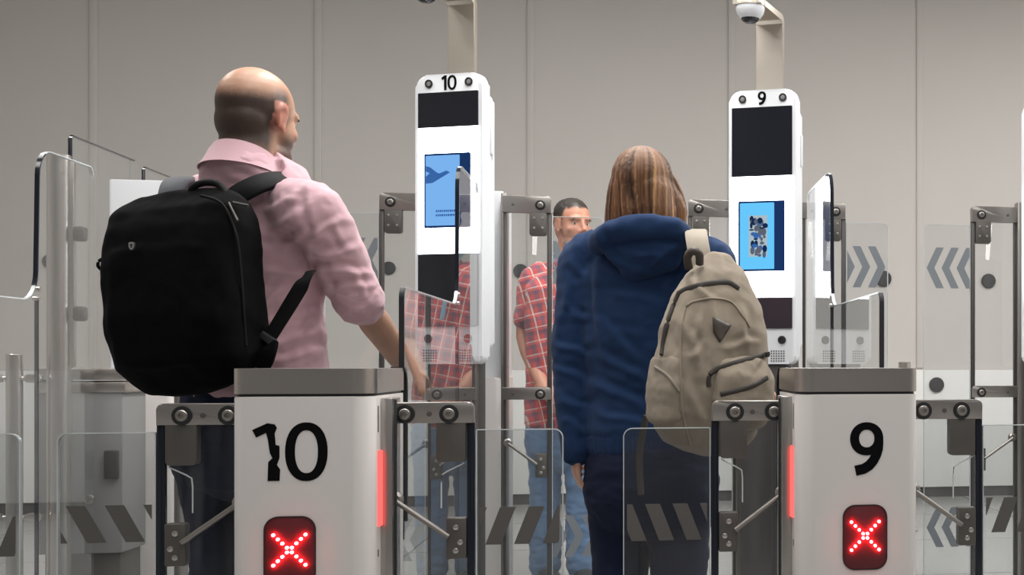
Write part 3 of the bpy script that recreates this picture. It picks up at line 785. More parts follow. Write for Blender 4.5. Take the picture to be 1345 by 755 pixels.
def eyes(parent, base, c, ax, k, look=0, iris=(.09, .06, .04)):
    for s in (-1, 1):
        p = loc(c, ax, (s * .031 * k, .0705 * k, .003 * k)) - Vector(base)
        d = (ax[1] + ax[0] * look).normalized()
        bm = new_bm(); lathe(bm, [(0, -.0115)] + [(.0115 * math.sin(R(a)), -.0115 * math.cos(R(a))) for a in range(15, 180, 15)] + [(0, .0115)], p, d, 20)
        e = finish('eye', bm, M['eye_white'], parent)
        bm = new_bm(); lathe(bm, [(.0056, .0102), (.0052, .0116), (0, .0121)], p, d, 18); finish('iris', bm, M['iris'], e)
        bm = new_bm(); q = loc(c, ax, (s * .032 * k, .086 * k, .0225 * k)) - Vector(base)
        tube(bm, [q - ax[0] * .018 * k - ax[1] * .001 * k - ax[2] * .003, q + ax[2] * .002, q + ax[0] * .010 * k + ax[2] * .001, q + ax[0] * .019 * k - ax[1] * .008 - ax[2] * .004] if s > 0 else
                 [q + ax[0] * .018 * k - ax[1] * .001 * k - ax[2] * .003, q + ax[2] * .002, q - ax[0] * .010 * k + ax[2] * .001, q - ax[0] * .019 * k - ax[1] * .008 - ax[2] * .004], [.002, .0036, .0034, .0015], 8, flat=.6)
        finish('eyebrow', bm, M['brow'], parent)
def hand(S, wrist, d, nrm, mirror=1, k=1.0, curl=35, spread=1.0):
    """d: towards the fingers; nrm: out of the back of the hand; mirror: side the thumb leaves on"""
    d = Vector(d).normalized(); nrm = Vector(nrm); nrm = (nrm - d * nrm.dot(d)).normalized(); side = d.cross(nrm) * mirror
    w = Vector(wrist)
    P = lambda a, b, c: w + d * a * k + side * b * k + nrm * c * k
    S.loft([(P(-.03, 0, 0), .027 * k, .019 * k), (P(.0, 0, 0), .028 * k, .018 * k), (P(.03, .002, .002), .037 * k, .0165 * k), (P(.065, .002, .003), .041 * k, .0145 * k), (P(.088, .0, .001), .038 * k, .011 * k)], side, 16)
    for i, (off, ln, r) in enumerate(((.030, .072, .0088), (.0105, .080, .0092), (-.0095, .074, .0088), (-.0285, .058, .0078))):
        p = P(.085, off, 0); a = 0; pts = [P(.06, off * .9, 0), p]; rr = [r * k, r * k]
        for j, fr in enumerate((.45, .31, .24)):
            a += curl * (.6, 1.0, .7)[j] + i * 2
            dd = d * math.cos(R(a)) - nrm * math.sin(R(a)) + side * (off * 1.2 * spread)
            p = p + dd.normalized() * ln * fr * k; pts.append(p); rr.append(r * k * (.95, .87, .74)[j])
        S.limb(pts, rr, side, 10, 3)
    b = P(.022, .026, -.004)
    S.limb([P(.008, .012, -.004), b, b + (d * .62 + side * .70 - nrm * .3).normalized() * .036 * k, b + (d * .62 + side * .70 - nrm * .3).normalized() * .036 * k + (d * .92 + side * .25 - nrm * .35).normalized() * .030 * k], [.015 * k, .0135 * k, .0105 * k, .0085 * k], side, 10, 3)
SKIN = (.42, .235, .155)
M['skin'] = vcol_mat('skin', .45, .12, 260, .4, .06)
M['eye_white'] = mat('eye_white', (.75, .72, .70), .2, bump=.002, bscale=50)
M['iris'] = mat('brown_iris', (.05, .035, .03), .15, bump=.002, bscale=50)
M['brow'] = mat('dark_brow_hair', (.05, .035, .028), .8, bump=.3, bscale=500)
def cloth(name, col, rough=.85, weave=900, bump=.25, var=.08, sheen=.2):
    m = mat(name, col, rough, bump=bump, bscale=weave, var=var, spec=.25)
    m.node_tree.nodes['Principled BSDF'].inputs['Sheen Weight'].default_value = sheen
    return m
M['denim_dark'] = cloth('dark_navy_denim', (.007, .011, .032), .9, 600, sheen=.0)
M['shoe'] = mat('black_shoe', (.015, .015, .017), .5, bump=.1, bscale=150)

# ================================================================ man in the pink shirt
def WM(px, py, zc): return W(px, py, zc + .10)
mz = 3.27
mbase = (WM(330, 478, 3.30).x, WM(330, 478, 3.30).y, 0)
man = thing('person', 'bald man in a pink shirt seen from behind, black backpack on his back', 'person', mbase)
MB_ = heading(17); MH = heading(28)
hc = WM(339, 159, 3.27); HK = 1.075
MHt = (MH[0], (MH[1] - Vector((0, 0, .10))).normalized(), (MH[2] + MH[1] * .10).normalized())
sr = WM(411, 276, 3.17); sl = WM(256, 272, 3.38)
er = WM(466, 386, 3.27); wr = WM(538, 487, 3.58)
el = WM(196, 410, 3.42); wl = WM(238, 470, 3.70)
nb = WM(334, 222, 3.28)
def ring(px, py, zc, a, b): return (WM(px, py, zc), a, b)
def skin_man(p, n):
    x, y, z = (q / HK for q in tolocal(hc, MHt, p))
    c = SKIN
    if z > -.14:
        g = nz(p, 30) * .005 + nz(p, 150) * .003
        # cropped hair: a horseshoe round the back and sides
        up = .052 + .030 * sst(-.08, .03, y) + g
        side = sst(.035, -.005, y + g) if z > -.01 else sst(.0, -.03, y + g)
        hair = sst(up + .014, up - .028, z) * sst(-.125, -.06, z + g) * side
        top = sst(.055, .02, y) * .28 * sst(.13, .05, z)
        c = lerp3(c, (.016, .010, .008), min(1, hair * .95))
        c = lerp3(c, (.12, .07, .05), top * (1 - hair) * .6)
        # stubble
        be = sst(-.015, -.055, z + g - .25 * max(0, .03 - y)) * sst(-.005, .03, y + g)
        c = lerp3(c, (.055, .034, .027), be * .90)
        goat = math.exp(-((Vector((x, y - .085, z + .10))).length / .03) ** 2)
        c = lerp3(c, (.03, .02, .016), goat)
        ear = math.exp(-((abs(x) - .08) / .014) ** 2) * (abs(y + .006) < .024) * (abs(z) < .04)
        c = lerp3(c, (.50, .20, .14), ear * .75)
    else:
        c = lerp3(c, (.34, .19, .13), .4 + nz(p, 20))
    return c
S = Sculpt(); head(S, hc, MHt, HK, 1.0, 1.09)
S.loft([(hc - MHt[2] * .15 - MHt[1] * .035, .065, .066), (nb, .075, .07), (WM(335, 262, 3.29), .15, .085), (WM(334, 330, 3.29), .165, .10), (WM(332, 430, 3.29), .14, .09), (WM(330, 520, 3.30), .15, .10)], MB_[0], 24)
S.limb([WM(395, 272, 3.2), sr, er, er.lerp(wr, .35), wr], [.045, .040, .032, .041, .030], MB_[0], 16, 4)
S.limb([WM(275, 270, 3.34), sl, el, wl], [.05, .052, .042, .027], MB_[0], 16, 4)
hand(S, wr, (wr - er) * .5 + Vector((0, .25, 0)), Vector((.3, 0, 1)), -1, 1.0, 20)
hand(S, wl, (wl - el), Vector((-.3, 0, 1)), 1, 1.0, 30)
for s, hx in ((1, 352), (-1, 276)):
    zz = 3.38 if s > 0 else 3.42
    h_ = WM(hx, 560, zz); k_ = Vector((h_.x, h_.y + .03, .52)); f_ = Vector((h_.x, h_.y, .10))
    S.limb([h_, k_, f_], [.08, .055, .04], MB_[0], 16, 4)
dent = eye_dent(hc, MHt, HK)
mbody = S.build('body', M['skin'], man, mbase, .0055, 7, lambda p, n: dent(p), skin_man)
eyes(man, mbase, hc, MHt, HK)
up = loc(hc, MHt, (0, -.034, -.104)); lo = loc(hc, MHt, (0, -.044, -.152))
# shirt
def shirt_mat():
    m = cloth('pink_cotton', (.51, .325, .365), .8, 1200, .2, .05)
    return m
M['pink'] = shirt_mat()
S = Sculpt()
S.loft([(lo + (up - lo) * .12, .096, .098), (lo + (lo - up) * .16, .118, .104), ring(332, 243, 3.26, .150, .104), ring(335, 268, 3.275, .188, .108), ring(335, 310, 3.275, .195, .122),
        ring(335, 360, 3.28, .188, .122), ring(335, 410, 3.285, .178, .120), ring(337, 460, 3.285, .186, .128), ring(336, 510, 3.29, .192, .132)], MB_[0], 32)
cuff_r = er.lerp(wr, .10)
S.limb([WM(385, 272, 3.20), sr + Vector((0, 0, -.006)), sr.lerp(er, .5) + Vector((.004, 0, .012)), er.lerp(cuff_r, .2)], [.074, .078, .068, .062], MB_[0], 20, 5)
S.limb([WM(285, 266, 3.34), sl + Vector((0, 0, -.01)), sl.lerp(el, .5), el], [.080, .080, .068, .058], MB_[0], 20, 5)
def F2(a, b, w, d): return (WM(*a), WM(*b), w, d)
folds = [F2((405, 345, 3.12), (345, 330, 3.14), .010, .010), F2((405, 360, 3.12), (350, 365, 3.14), .010, .009), F2((400, 375, 3.12), (350, 415, 3.15), .012, .010),
         F2((408, 330, 3.1), (360, 290, 3.15), .010, .008), F2((412, 345, 3.10), (440, 290, 3.12), .010, .012), F2((420, 355, 3.10), (465, 310, 3.15), .009, .009), F2((425, 370, 3.13), (478, 345, 3.2), .009, .010),
         F2((428, 385, 3.15), (492, 375, 3.25), .008, .010), F2((440, 398, 3.2), (496, 392, 3.27), .008, .008), F2((412, 300, 3.08), (428, 400, 3.13), .010, -.008),
         F2((350, 450, 3.15), (420, 425, 3.14), .010, .009), F2((355, 470, 3.15), (425, 455, 3.15), .011, .010), F2((345, 425, 3.15), (405, 400, 3.14), .010, .007), F2((400, 475, 3.15), (420, 410, 3.15), .009, -.007),
         F2((350, 350, 3.15), (352, 470, 3.15), .009, .006), F2((300, 248, 3.2), (395, 252, 3.15), .008, .006), F2((345, 240, 3.2), (430, 262, 3.12), .009, .007), F2((438, 270, 3.1), (448, 330, 3.13), .010, .006), F2((455, 300, 3.13), (470, 370, 3.2), .010, .006)]
sfold = cloth_folds([(396, 246, 408, 322, 5, -.005), (405, 318, 448, 284, 5, .007), (408, 334, 470, 328, 5, .008), (418, 358, 488, 356, 5, .008), (430, 382, 494, 372, 5, .008), (412, 345, 440, 392, 5, .006),
    (334, 406, 376, 378, 5, .008), (337, 432, 372, 414, 5, .007), (340, 452, 420, 440, 5, .008), (352, 472, 422, 462, 5, .007), (362, 425, 420, 404, 5, .008), (376, 470, 416, 395, 5, -.006), (350, 360, 404, 352, 5, .007), (345, 330, 398, 312, 6, .006), (352, 300, 400, 276, 6, .005), (340, 275, 392, 262, 5, .004),
    (300, 236, 380, 244, 5, .004), (425, 300, 455, 330, 5, -.005), (455, 350, 482, 392, 5, .006), (405, 330, 400, 372, 5, .008)])
def shirt_d(p, n):
    return sfold(p, n) + .0050 * nz(p, 16, (1, 1, 1.7)) + .0022 * nz(p, 42, (1, 1, 1.6))
shirt = S.build('shirt', M['pink'], man, mbase, .0065, 5, shirt_d)
# rolled cuff, collar
S = Sculpt(); dr = (wr - er).normalized(); c0 = er - dr * .02
S.loft([(c0 + dr * .0, .056, .056), (c0 + dr * .015, .064, .064), (c0 + dr * .066, .063, .063), (c0 + dr * .074, .057, .057)], MB_[0], 24)
S.build('rolled_cuff', M['pink'], shirt, mbase, .005, 3, lambda p, n: .003 * nz(p, 30) + .0015 * nz(p, 90))
cf = (lo - up)
def collar(bm, rows):
    n = 40; vr = []
    for c, a, b, lift in rows:
        vr.append([bm.verts.new(c + MB_[0] * a * math.cos(2 * math.pi * k / n) + MB_[1] * b * math.sin(2 * math.pi * k / n) + Vector((0, 0, lift * math.sin(2 * math.pi * k / n)))) for k in range(n)])
    for A, B in zip(vr, vr[1:]):
        for k in range(n): bm.faces.new((A[k], A[(k + 1) % n], B[(k + 1) % n], B[k]))
bm = new_bm()
rows = [(lo, .076, .080, -.022), (up.lerp(lo, .35), .073, .077, -.024), (up, .072, .076, -.030), (up + Vector((0, 0, .004)), .075, .079, -.030), (up.lerp(lo, .3), .081, .085, -.028), (up.lerp(lo, .75), .091, .096, -.024), (up.lerp(lo, 1.0), .098, .102, -.022), (up.lerp(lo, 1.03), .094, .098, -.022), (up.lerp(lo, .7), .084, .088, -.024)]
collar(bm, [(c - Vector(mbase), a, b, l) for c, a, b, l in rows])
finish('collar', bm, M['pink'], shirt, ang=1.2)
# trousers
S = Sculpt()
S.loft([ring(334, 505, 3.29, .178, .122), ring(331, 540, 3.29, .188, .128), ring(328, 575, 3.30, .194, .132), ring(327, 610, 3.30, .190, .125)], MB_[0], 28)
for s, hx in ((1, 352), (-1, 276)):
    zz = 3.38 if s > 0 else 3.42
    h_ = WM(hx, 600, zz); k_ = Vector((h_.x + (.0 if s > 0 else .01), h_.y + .03, .50)); f_ = Vector((h_.x, h_.y, .09))
    S.limb([WM(hx, 570, zz), h_, k_, f_], [.098, .098, .072, .066], MB_[0], 20, 5)
S.build('jeans', M['denim_dark'], man, mbase, .008, 5, lambda p, n: .006 * nz(p, 11, (1, 1, 1.6)) + .003 * nz(p, 30, (1, 1, 2)))
def shoe(parent, base, p, ax, k=1.0):
    S = Sculpt(); L = lambda x, y, z: loc(p, ax, (x * k, y * k, z * k))
    S.loft([(L(0, -.06, .03), .036, .030), (L(0, 0, .035), .040, .034), (L(0, .08, .03), .048, .028), (L(0, .15, .022), .045, .021), (L(0, .19, .018), .03, .016)], ax[0], 18)
    S.loft([(L(0, -.02, .04), .040, .045), (L(0, -.025, .11), .040, .045)], ax[0], 18)
    o = S.build('shoe', M['shoe'], parent, base, .006, 4)
    for v in o.data.vertices: v.co.z = max(v.co.z, .001)
    bm = new_bm(); pts = []
    for t in range(0, 360, 15):
        a = R(t); y = .065 + .135 * math.sin(a); x = .047 * math.cos(a) * (1.05 if y > .05 else .85); pts.append((x, y))
    vs = []
    for zz in (0, .016):
        vs.append([bm.verts.new(loc(p, ax, (x * k, y * k, zz)) - Vector(base)) for x, y in pts])
    bm.faces.new(vs[0]); bm.faces.new(vs[1])
    for i in range(len(pts)): j = (i + 1) % len(pts); bm.faces.new((vs[0][i], vs[0][j], vs[1][j], vs[1][i]))
    finish('sole', bm, M['rubber'], o)
for hx, zz in ((352, 3.38), (276, 3.42)):
    q = WM(hx, 600, zz); shoe(man, mbase, (q.x, q.y + .01, 0), MB_)

# ================================================================ black backpack
bz = 3.06
bc = WM(243, 384, bz)
BA = heading(20)
tilt = R(3); BX = BA[0] * math.cos(tilt) + BA[2] * math.sin(tilt); BZ = BA[2] * math.cos(tilt) - BA[0] * math.sin(tilt); BY_ = BA[1]
BAX = (BX, BY_, BZ)
M['pack'] = cloth('black_ballistic_nylon', (.0009, .0009, .0013), .9, 700, .2, .1, 0); M['pack'].node_tree.nodes['Principled BSDF'].inputs['Specular IOR Level'].default_value = .10
M['pack_gloss'] = mat('black_strap_webbing', (.004, .004, .005), .7, bump=.3, bscale=900, spec=.15)
M['strap_grey'] = cloth('blue_grey_padded_strap', (.055, .06, .07), .75, 700, .3, .1, .1)
M['silver'] = mat('silver_emblem', (.55, .54, .52), .3, .9, bump=.02, bscale=200)
bp = thing('backpack', 'black backpack with a small silver emblem, worn by the man in pink', 'backpack', (bc.x, bc.y, bc.z - .25))
bbase = Vector((bc.x, bc.y, bc.z - .25))
BL = lambda x, y, z: loc(bc, BAX, (x, y, z))
S = Sculpt()
S.loft([(BL(.014, .01, -.192), .155, .072), (BL(.012, .0, -.165), .174, .098), (BL(.006, -.005, -.08), .180, .108), (BL(0, -.002, .06), .180, .100), (BL(-.002, .006, .14), .180, .090), (BL(-.003, .014, .185), .176, .074), (BL(-.004, .022, .212), .166, .050)], BAX[0], 36, .52)
S.loft([(BL(.0, -.085, -.17), .125, .02), (BL(.0, -.098, -.06), .130, .018), (BL(.0, -.085, .10), .125, .014)], BAX[0], 24, .5)
pf = [(BL(.13, -.11, .20), BL(.165, -.10, -.22), .010, .006), (BL(.02, -.14, .05), BL(.045, -.15, -.2), .006, .006), (BL(-.12, -.09, .19), BL(.12, -.09, .20), .008, -.005), (BL(-.10, -.11, -.15), BL(-.06, -.12, -.21), .006, .005)]
pk = S.build('body', M['pack'], bp, bbase, .0075, 5, lambda p, n: crease(p, pf) + .004 * nz(p, 14) + .002 * nz(p, 34))
def bp_tube(name, pts, r, m, par=pk, flat=1.0, ref=None, n=12):
    bm = new_bm(); tube(bm, [Vector(p) - bbase for p in pts], r, n, ref, flat); return finish(name, bm, m, par, ang=1.2)
def smooth_path(P, k=6):
    P = [Vector(p) for p in P]; Q = []
    for i in range(len(P) - 1):
        p0, p1, p2, p3 = P[max(i - 1, 0)], P[i], P[i + 1], P[min(i + 2, len(P) - 1)]
        for j in range(k):
            t = j / k; Q.append(.5 * ((2 * p1) + (p2 - p0) * t + (2 * p0 - 5 * p1 + 4 * p2 - p3) * t * t + (3 * p1 - p0 - 3 * p2 + p3) * t ** 3))
    return Q + [P[-1]]
def webbing(pts, w, th, wide, par, base, name, m, k=6):
    """flat strap with a width direction"""
    Q = smooth_path(pts, k); bm = new_bm(); rows = []
    for i, q in enumerate(Q):
        d = (Q[min(i + 1, len(Q) - 1)] - Q[max(i - 1, 0)]).normalized()
        wv = wide[min(int(i / k), len(wide) - 1)] if isinstance(wide, list) else wide
        u = (Vector(wv) - d * Vector(wv).dot(d)).normalized(); v = d.cross(u)
        ww = w if not isinstance(w, list) else w[0] + (w[1] - w[0]) * i / (len(Q) - 1)
        rows.append([bm.verts.new(q - Vector(base) + u * a * ww / 2 + v * b * th / 2) for a, b in ((-1, -.5), (-.85, -1), (.85, -1), (1, -.5), (1, .5), (.85, 1), (-.85, 1), (-1, .5))])
    for A, B in zip(rows, rows[1:]):
        for j in range(8): bm.faces.new((A[j], A[(j + 1) % 8], B[(j + 1) % 8], B[j]))
    bm.faces.new(rows[0]); bm.faces.new(rows[-1][::-1])
    return finish(name, bm, m, par, ang=.9)
# shoulder straps (over the shirt)
webbing([WM(300, 285, 3.11), WM(306, 262, 3.10), WM(330, 246, 3.11), WM(355, 237, 3.15), WM(378, 236, 3.22), WM(394, 241, 3.30)], .052, .016, MB_[0] + Vector((0, 0, -.9)), bp, bbase, 'shoulder_strap', M['pack_gloss'])
webbing([WM(222, 268, 3.14), WM(226, 250, 3.16), WM(231, 240, 3.20), WM(238, 236, 3.28)], .065, .016, MB_[0], bp, bbase, 'shoulder_strap', M['strap_grey'])
ls = webbing([WM(338, 470, 3.06), WM(352, 447, 3.07), WM(378, 405, 3.07), WM(398, 372, 3.06), WM(408, 356, 3.08)], .034, .005, Vector((CA * .85, -SA * .85, .53)), bp, bbase, 'lower_strap', M['pack_gloss'])
bm = new_bm(); q = WM(352, 445, 3.055) - bbase; box(bm, -.021, .021, -.006, .006, -.010, .010, .003, mtx=Matrix.Translation(q) @ Matrix.Rotation(R(35), 4, 'Y')); finish('buckle', bm, M['black'], ls)
webbing([WM(335, 480, 3.05), WM(350, 462, 3.05), WM(356, 448, 3.06)], [.07, .04], .012, Vector((CA * .85, -SA * .85, .53)), bp, bbase, 'strap_wing', M['pack'])
# haul handle, zip pulls, emblem
bp_tube('handle', smooth_path([WM(249, 264, 3.06), WM(253, 247, 3.05), WM(268, 240, 3.05), WM(286, 242, 3.05), WM(296, 254, 3.04), WM(297, 270, 3.03)]), .0085, M['pack_gloss'], bp)
for (a, b) in (((290, 272, 2.995), (301, 299, 2.985)), ((300, 266, 2.995), (312, 290, 2.985)), ((306, 266, 3.0), (326, 270, 3.0))):
    bp_tube('zip_pull', [WM(*a), WM(*b)], .0035, M['dark_steel'], pk, n=8)
bp_tube('zip', smooth_path([BL(.10, -.060, .222), BL(.150, -.055, .20), BL(.176, -.05, .14), BL(.184, -.045, .06), BL(.186, -.04, -.14)]), .0035, M['pack_gloss'], pk, n=8)
q = WM(173, 323, 2.958)
dirn = (Vector((0, 0, 1)) - q).normalized()
bm = new_bm(); prism(bm, [(-.0065, .008), (0, .0095), (.0065, .008), (.0065, -.002), (.004, -.007), (0, -.0095), (-.004, -.007), (-.0065, -.002)], 'xz', -.002, .004)
em = finish('emblem', bm, M['silver'], pk); em.location = q - bbase; em.rotation_euler = (0, 0, R(-14))
bm = new_bm(); box(bm, -.001, .001, -.003, -.0015, -.0045, .0055); box(bm, -.0036, .0036, -.003, -.0015, .001, .003); e2 = finish('emblem_cross', bm, M['black'], em, smooth=False)
bp_tube('side_tab', smooth_path([WM(138, 338, 3.04), WM(130, 343, 3.03), WM(129, 350, 3.03), WM(136, 356, 3.04)], 4), .004, M['pack_gloss'], pk, n=8)
# ================================================================ woman in the blue hoodie
wz = 3.84
def ring(px, py, zc, a, b): return (W(px, py, zc), a, b)
wbase = (W(852, 478, 3.86).x, W(852, 478, 3.86).y, 0)
wom = thing('person', 'woman with brown hair in a blue hoodie, seen from behind with a beige backpack', 'person', wbase)
WB = heading(12); WHh = heading(20)
whc = W(846, 252, 3.84); wk = .96
wsl = W(768, 340, 3.88); wsr = W(932, 344, 3.80)
wel = W(752, 468, 3.86); wwl = W(757, 592, 3.84)
wer = W(960, 452, 3.80); wwr = W(1004, 508, 3.98)
S = Sculpt(); head(S, whc, WHh, wk, .9)
S.loft([(whc - WHh[2] * .13 - WHh[1] * .03, .052, .054), (W(850, 318, 3.85), .065, .06), (W(850, 345, 3.85), .14, .075), (W(850, 420, 3.86), .14, .085), (W(850, 520, 3.87), .12, .08), (W(852, 580, 3.87), .15, .10)], WB[0], 24)
S.limb([W(785, 338, 3.87), wsl, wel, wwl], [.045, .046, .038, .025], WB[0], 16, 4)
S.limb([W(910, 338, 3.81), wsr, wer, wwr], [.045, .046, .038, .025], WB[0], 16, 4)
hand(S, wwl, Vector((.05, .10, -1)), Vector((-1, -.25, 0)), 1, .92, 28)
hand(S, wwr, (wwr - wer) + Vector((0, .1, 0)), Vector((.5, -.3, .8)), -1, .92, 30)
for hx, zz in ((800, 3.89), (905, 3.84)):
    h_ = W(hx, 620, zz); S.limb([h_, Vector((h_.x, h_.y + .02, .48)), Vector((h_.x, h_.y, .09))], [.075, .05, .038], WB[0], 16, 4)
wd = eye_dent(whc, WHh, wk)
S.build('body', M['skin'], wom, wbase, .006, 5, lambda p, n: wd(p), lambda p, n: lerp3((.52, .31, .23), (.48, .26, .19), .5 + nz(p, 30)))
eyes(wom, wbase, whc, WHh, wk)
# hair: straight shoulder-length, parted, streaked
M['hair'] = vcol_mat('streaked_brown_hair', .45, .5, 90, .4, 0, (9, 9, .7))
HL = lambda x, y, z: loc(whc, WHh, (x, y, z))
S = Sculpt()
S.ball(HL(0, -.014, .034), (.087, .105, .100), WHh, 20)
S.loft([(HL(0, -.028, -.172), .104, .046), (HL(0, -.030, -.13), .110, .066), (HL(0, -.026, -.06), .106, .084), (HL(0, -.020, 0), .097, .095), (HL(0, -.016, .03), .087, .095)], WHh[0], 32, .92)
for s in (-1, 1):
    S.limb([HL(s * .072, .02, .035), HL(s * .082, .028, .0), HL(s * .098, .022, -.06), HL(s * .104, .010, -.168)], [.022, .026, .027, .016], WHh[0], 14, 4)
def strand(p):
    x, y, z = tolocal(whc, WHh, p); a = math.atan2(x, -y - .02)
    wv = a + .07 * math.sin(z * 14 + 3 * a) + .03 * noise.noise(Vector((a * 3, z * 9, 0)))
    return wv, z, x, y
def hair_d(p, n):
    a, z, x, y = strand(p)
    h = .0055 * noise.noise(Vector((a * 6.5, z * 2.0, 1.3))) + .0035 * noise.noise(Vector((a * 15, z * 3, 5))) + .0022 * noise.noise(Vector((a * 36, z * 1.5, 9)))
    h -= .006 * math.exp(-((a - .05) / .05) ** 2) * sst(.03, .11, z)
    return h * sst(.14, .08, z)  + (0 if z > -.13 else .006 * noise.noise(Vector((a * 20, 0, 3))))
def hair_c(p, n):
    a, z, x, y = strand(p)
    t = .52 + 1.6 * (.36 * noise.noise(Vector((a * 4, z * 1.2, 2))) + .42 * noise.noise(Vector((a * 12, z * .7, 7))) + .22 * noise.noise(Vector((a * 36, z * .5, 4))))
    dark = (.034, .015, .008); mid = (.19, .088, .038); pale = (.50, .28, .13)
    c = lerp3(dark, mid, sst(.15, .6, t)); c = lerp3(c, pale, sst(.62, 1.0, t) * sst(.13, .0, z) + .25 * sst(.75, 1.1, t))
    c = lerp3(c, (.03, .014, .009), .75 * math.exp(-((a + .1) / .28) ** 2) * sst(.06, -.02, abs(z - .02) - .05))
    return c
S.build('hair', M['hair'], wom, wbase, .0048, 3, hair_d, hair_c)
# hoodie
M['hoodie'] = cloth('navy_blue_fleece', (.009, .029, .085), .95, 700, .35, .10, .05)
S = Sculpt()
S.loft([ring(850, 300, 3.845, .062, .062), ring(850, 316, 3.845, .115, .082), ring(850, 332, 3.845, .165, .098), ring(849, 365, 3.85, .196, .116), ring(848, 420, 3.85, .192, .122), ring(847, 470, 3.855, .182, .122),
        ring(846, 520, 3.86, .178, .122), ring(848, 560, 3.86, .186, .128), ring(850, 582, 3.86, .180, .126)], WB[0], 32)
S.limb([W(800, 336, 3.86), wsl, wsl.lerp(wel, .5), wel, wwl], [.072, .074, .068, .062, .048], WB[0], 20, 5)
S.limb([W(895, 336, 3.82), wsr, wsr.lerp(wer, .5), wer, wer.lerp(wwr, .85)], [.072, .074, .068, .062, .046], WB[0], 20, 5)
WF = lambda a, b, w, d: (W(*a), W(*b), w, d)
wf = [WF((775, 400, 3.77), (790, 560, 3.77), .012, -.010), WF((770, 380, 3.74), (745, 330, 3.82), .010, .006), WF((735, 470, 3.80), (768, 480, 3.78), .012, .009), WF((735, 500, 3.80), (770, 520, 3.78), .012, .008), WF((740, 545, 3.80), (772, 555, 3.78), .010, .008),
      WF((800, 420, 3.73), (850, 470, 3.73), .014, .008), WF((800, 470, 3.73), (860, 510, 3.73), .014, .009), WF((790, 510, 3.74), (860, 545, 3.74), .013, .009), WF((790, 540, 3.74), (850, 572, 3.74), .011, .008), WF((780, 350, 3.76), (800, 440, 3.73), .012, .006), WF((900, 370, 3.70), (880, 440, 3.72), .012, .006)]
hfold = cloth_folds([(772, 345, 782, 470, 6, -.007), (783, 420, 840, 470, 6, .006), (786, 462, 850, 505, 6, .007), (780, 500, 850, 540, 6, .007), (786, 540, 850, 560, 5, .006), (770, 360, 745, 345, 5, .005), (730, 450, 772, 470, 5, .007), (730, 480, 772, 505, 5, .007), (735, 520, 770, 540, 5, .006), (738, 550, 768, 568, 5, .006), (740, 400, 770, 420, 5, .005), (880, 350, 865, 420, 6, .005), (800, 385, 870, 400, 6, .004), (745, 375, 735, 440, 5, .005)])
def hood_d(p, n): return hfold(p, n) + .007 * nz(p, 9, (1, 1, 1.3)) + .003 * nz(p, 26, (1, 1, 1.5)) + .0008 * nz(p, 120)
hoodie = S.build('hoodie', M['hoodie'], wom, wbase, .007, 5, hood_d)
# hood: soft roll round the neck that hangs to a rounded point on the back
S = Sculpt()
hp = [W(792, 316, 3.80), W(787, 318, 3.74), W(806, 304, 3.70), W(850, 297, 3.69), W(886, 300, 3.70), W(900, 316, 3.73), W(896, 318, 3.80)]
S.limb(hp, [.028, .034, .036, .036, .035, .032, .026], (0, 0, 1), 18, 6)
S.loft([(W(846, 302, 3.73), .122, .040), (W(845, 316, 3.72), .130, .044), (W(840, 334, 3.725), .112, .042), (W(834, 350, 3.735), .078, .036), (W(830, 362, 3.745), .036, .024)], WB[0], 26)
hf = [WF((785, 322, 3.68), (828, 356, 3.69), .009, .010), WF((902, 320, 3.66), (842, 354, 3.68), .009, .010), WF((800, 318, 3.67), (890, 316, 3.65), .009, -.009), WF((815, 335, 3.67), (860, 332, 3.67), .009, .006), WF((790, 300, 3.68), (800, 330, 3.68), .008, -.006)]
hdf = cloth_folds([(790, 318, 818, 352, 5, .006), (898, 318, 850, 354, 5, .006), (800, 322, 890, 318, 5, -.007), (785, 300, 800, 340, 5, .005), (830, 330, 870, 340, 5, .005)])
S.build('hood', M['hoodie'], hoodie, wbase, .0065, 5, lambda p, n: hdf(p, n) + .006 * nz(p, 14) + .0035 * nz(p, 32))
S = Sculpt(); dd = (wwl - wel).normalized()
S.loft([(wwl - dd * .045, .048, .048), (wwl - dd * .03, .045, .044), (wwl + dd * .012, .043, .042)], WB[0], 20)
S.build('cuff', M['hoodie'], hoodie, wbase, .005, 3, lambda p, n: .0015 * math.sin(math.atan2((p - wwl).y, (p - wwl).x) * 30))
S = Sculpt(); S.loft([ring(850, 572, 3.86, .186, .130), ring(850, 590, 3.86, .182, .128)], WB[0], 28)
S.build('waistband', M['hoodie'], hoodie, wbase, .006, 3, lambda p, n: .0015 * math.sin(math.atan2((p - Vector(wbase)).y, (p - Vector(wbase)).x) * 60))
# jeans
S = Sculpt()
S.loft([ring(851, 570, 3.86, .172, .118), ring(854, 600, 3.86, .196, .135), ring(856, 635, 3.86, .205, .142), ring(856, 665, 3.86, .195, .13)], WB[0], 28)
for hx, zz in ((815, 3.88), (893, 3.84)):
    h_ = W(hx, 660, zz); S.limb([W(hx, 620, zz), h_, Vector((h_.x, h_.y + .02, .46)), Vector((h_.x, h_.y, .085))], [.105, .106, .090, .072], WB[0], 20, 5)
S.build('jeans', M['denim_dark'], wom, wbase, .008, 5, lambda p, n: .006 * nz(p, 11, (1, 1, 1.6)) + .003 * nz(p, 30, (1, 1, 2)))
for hx, zz in ((815, 3.88), (893, 3.84)):
    q = W(hx, 660, zz); shoe(wom, wbase, (q.x, q.y + .01, 0), WB, .92)

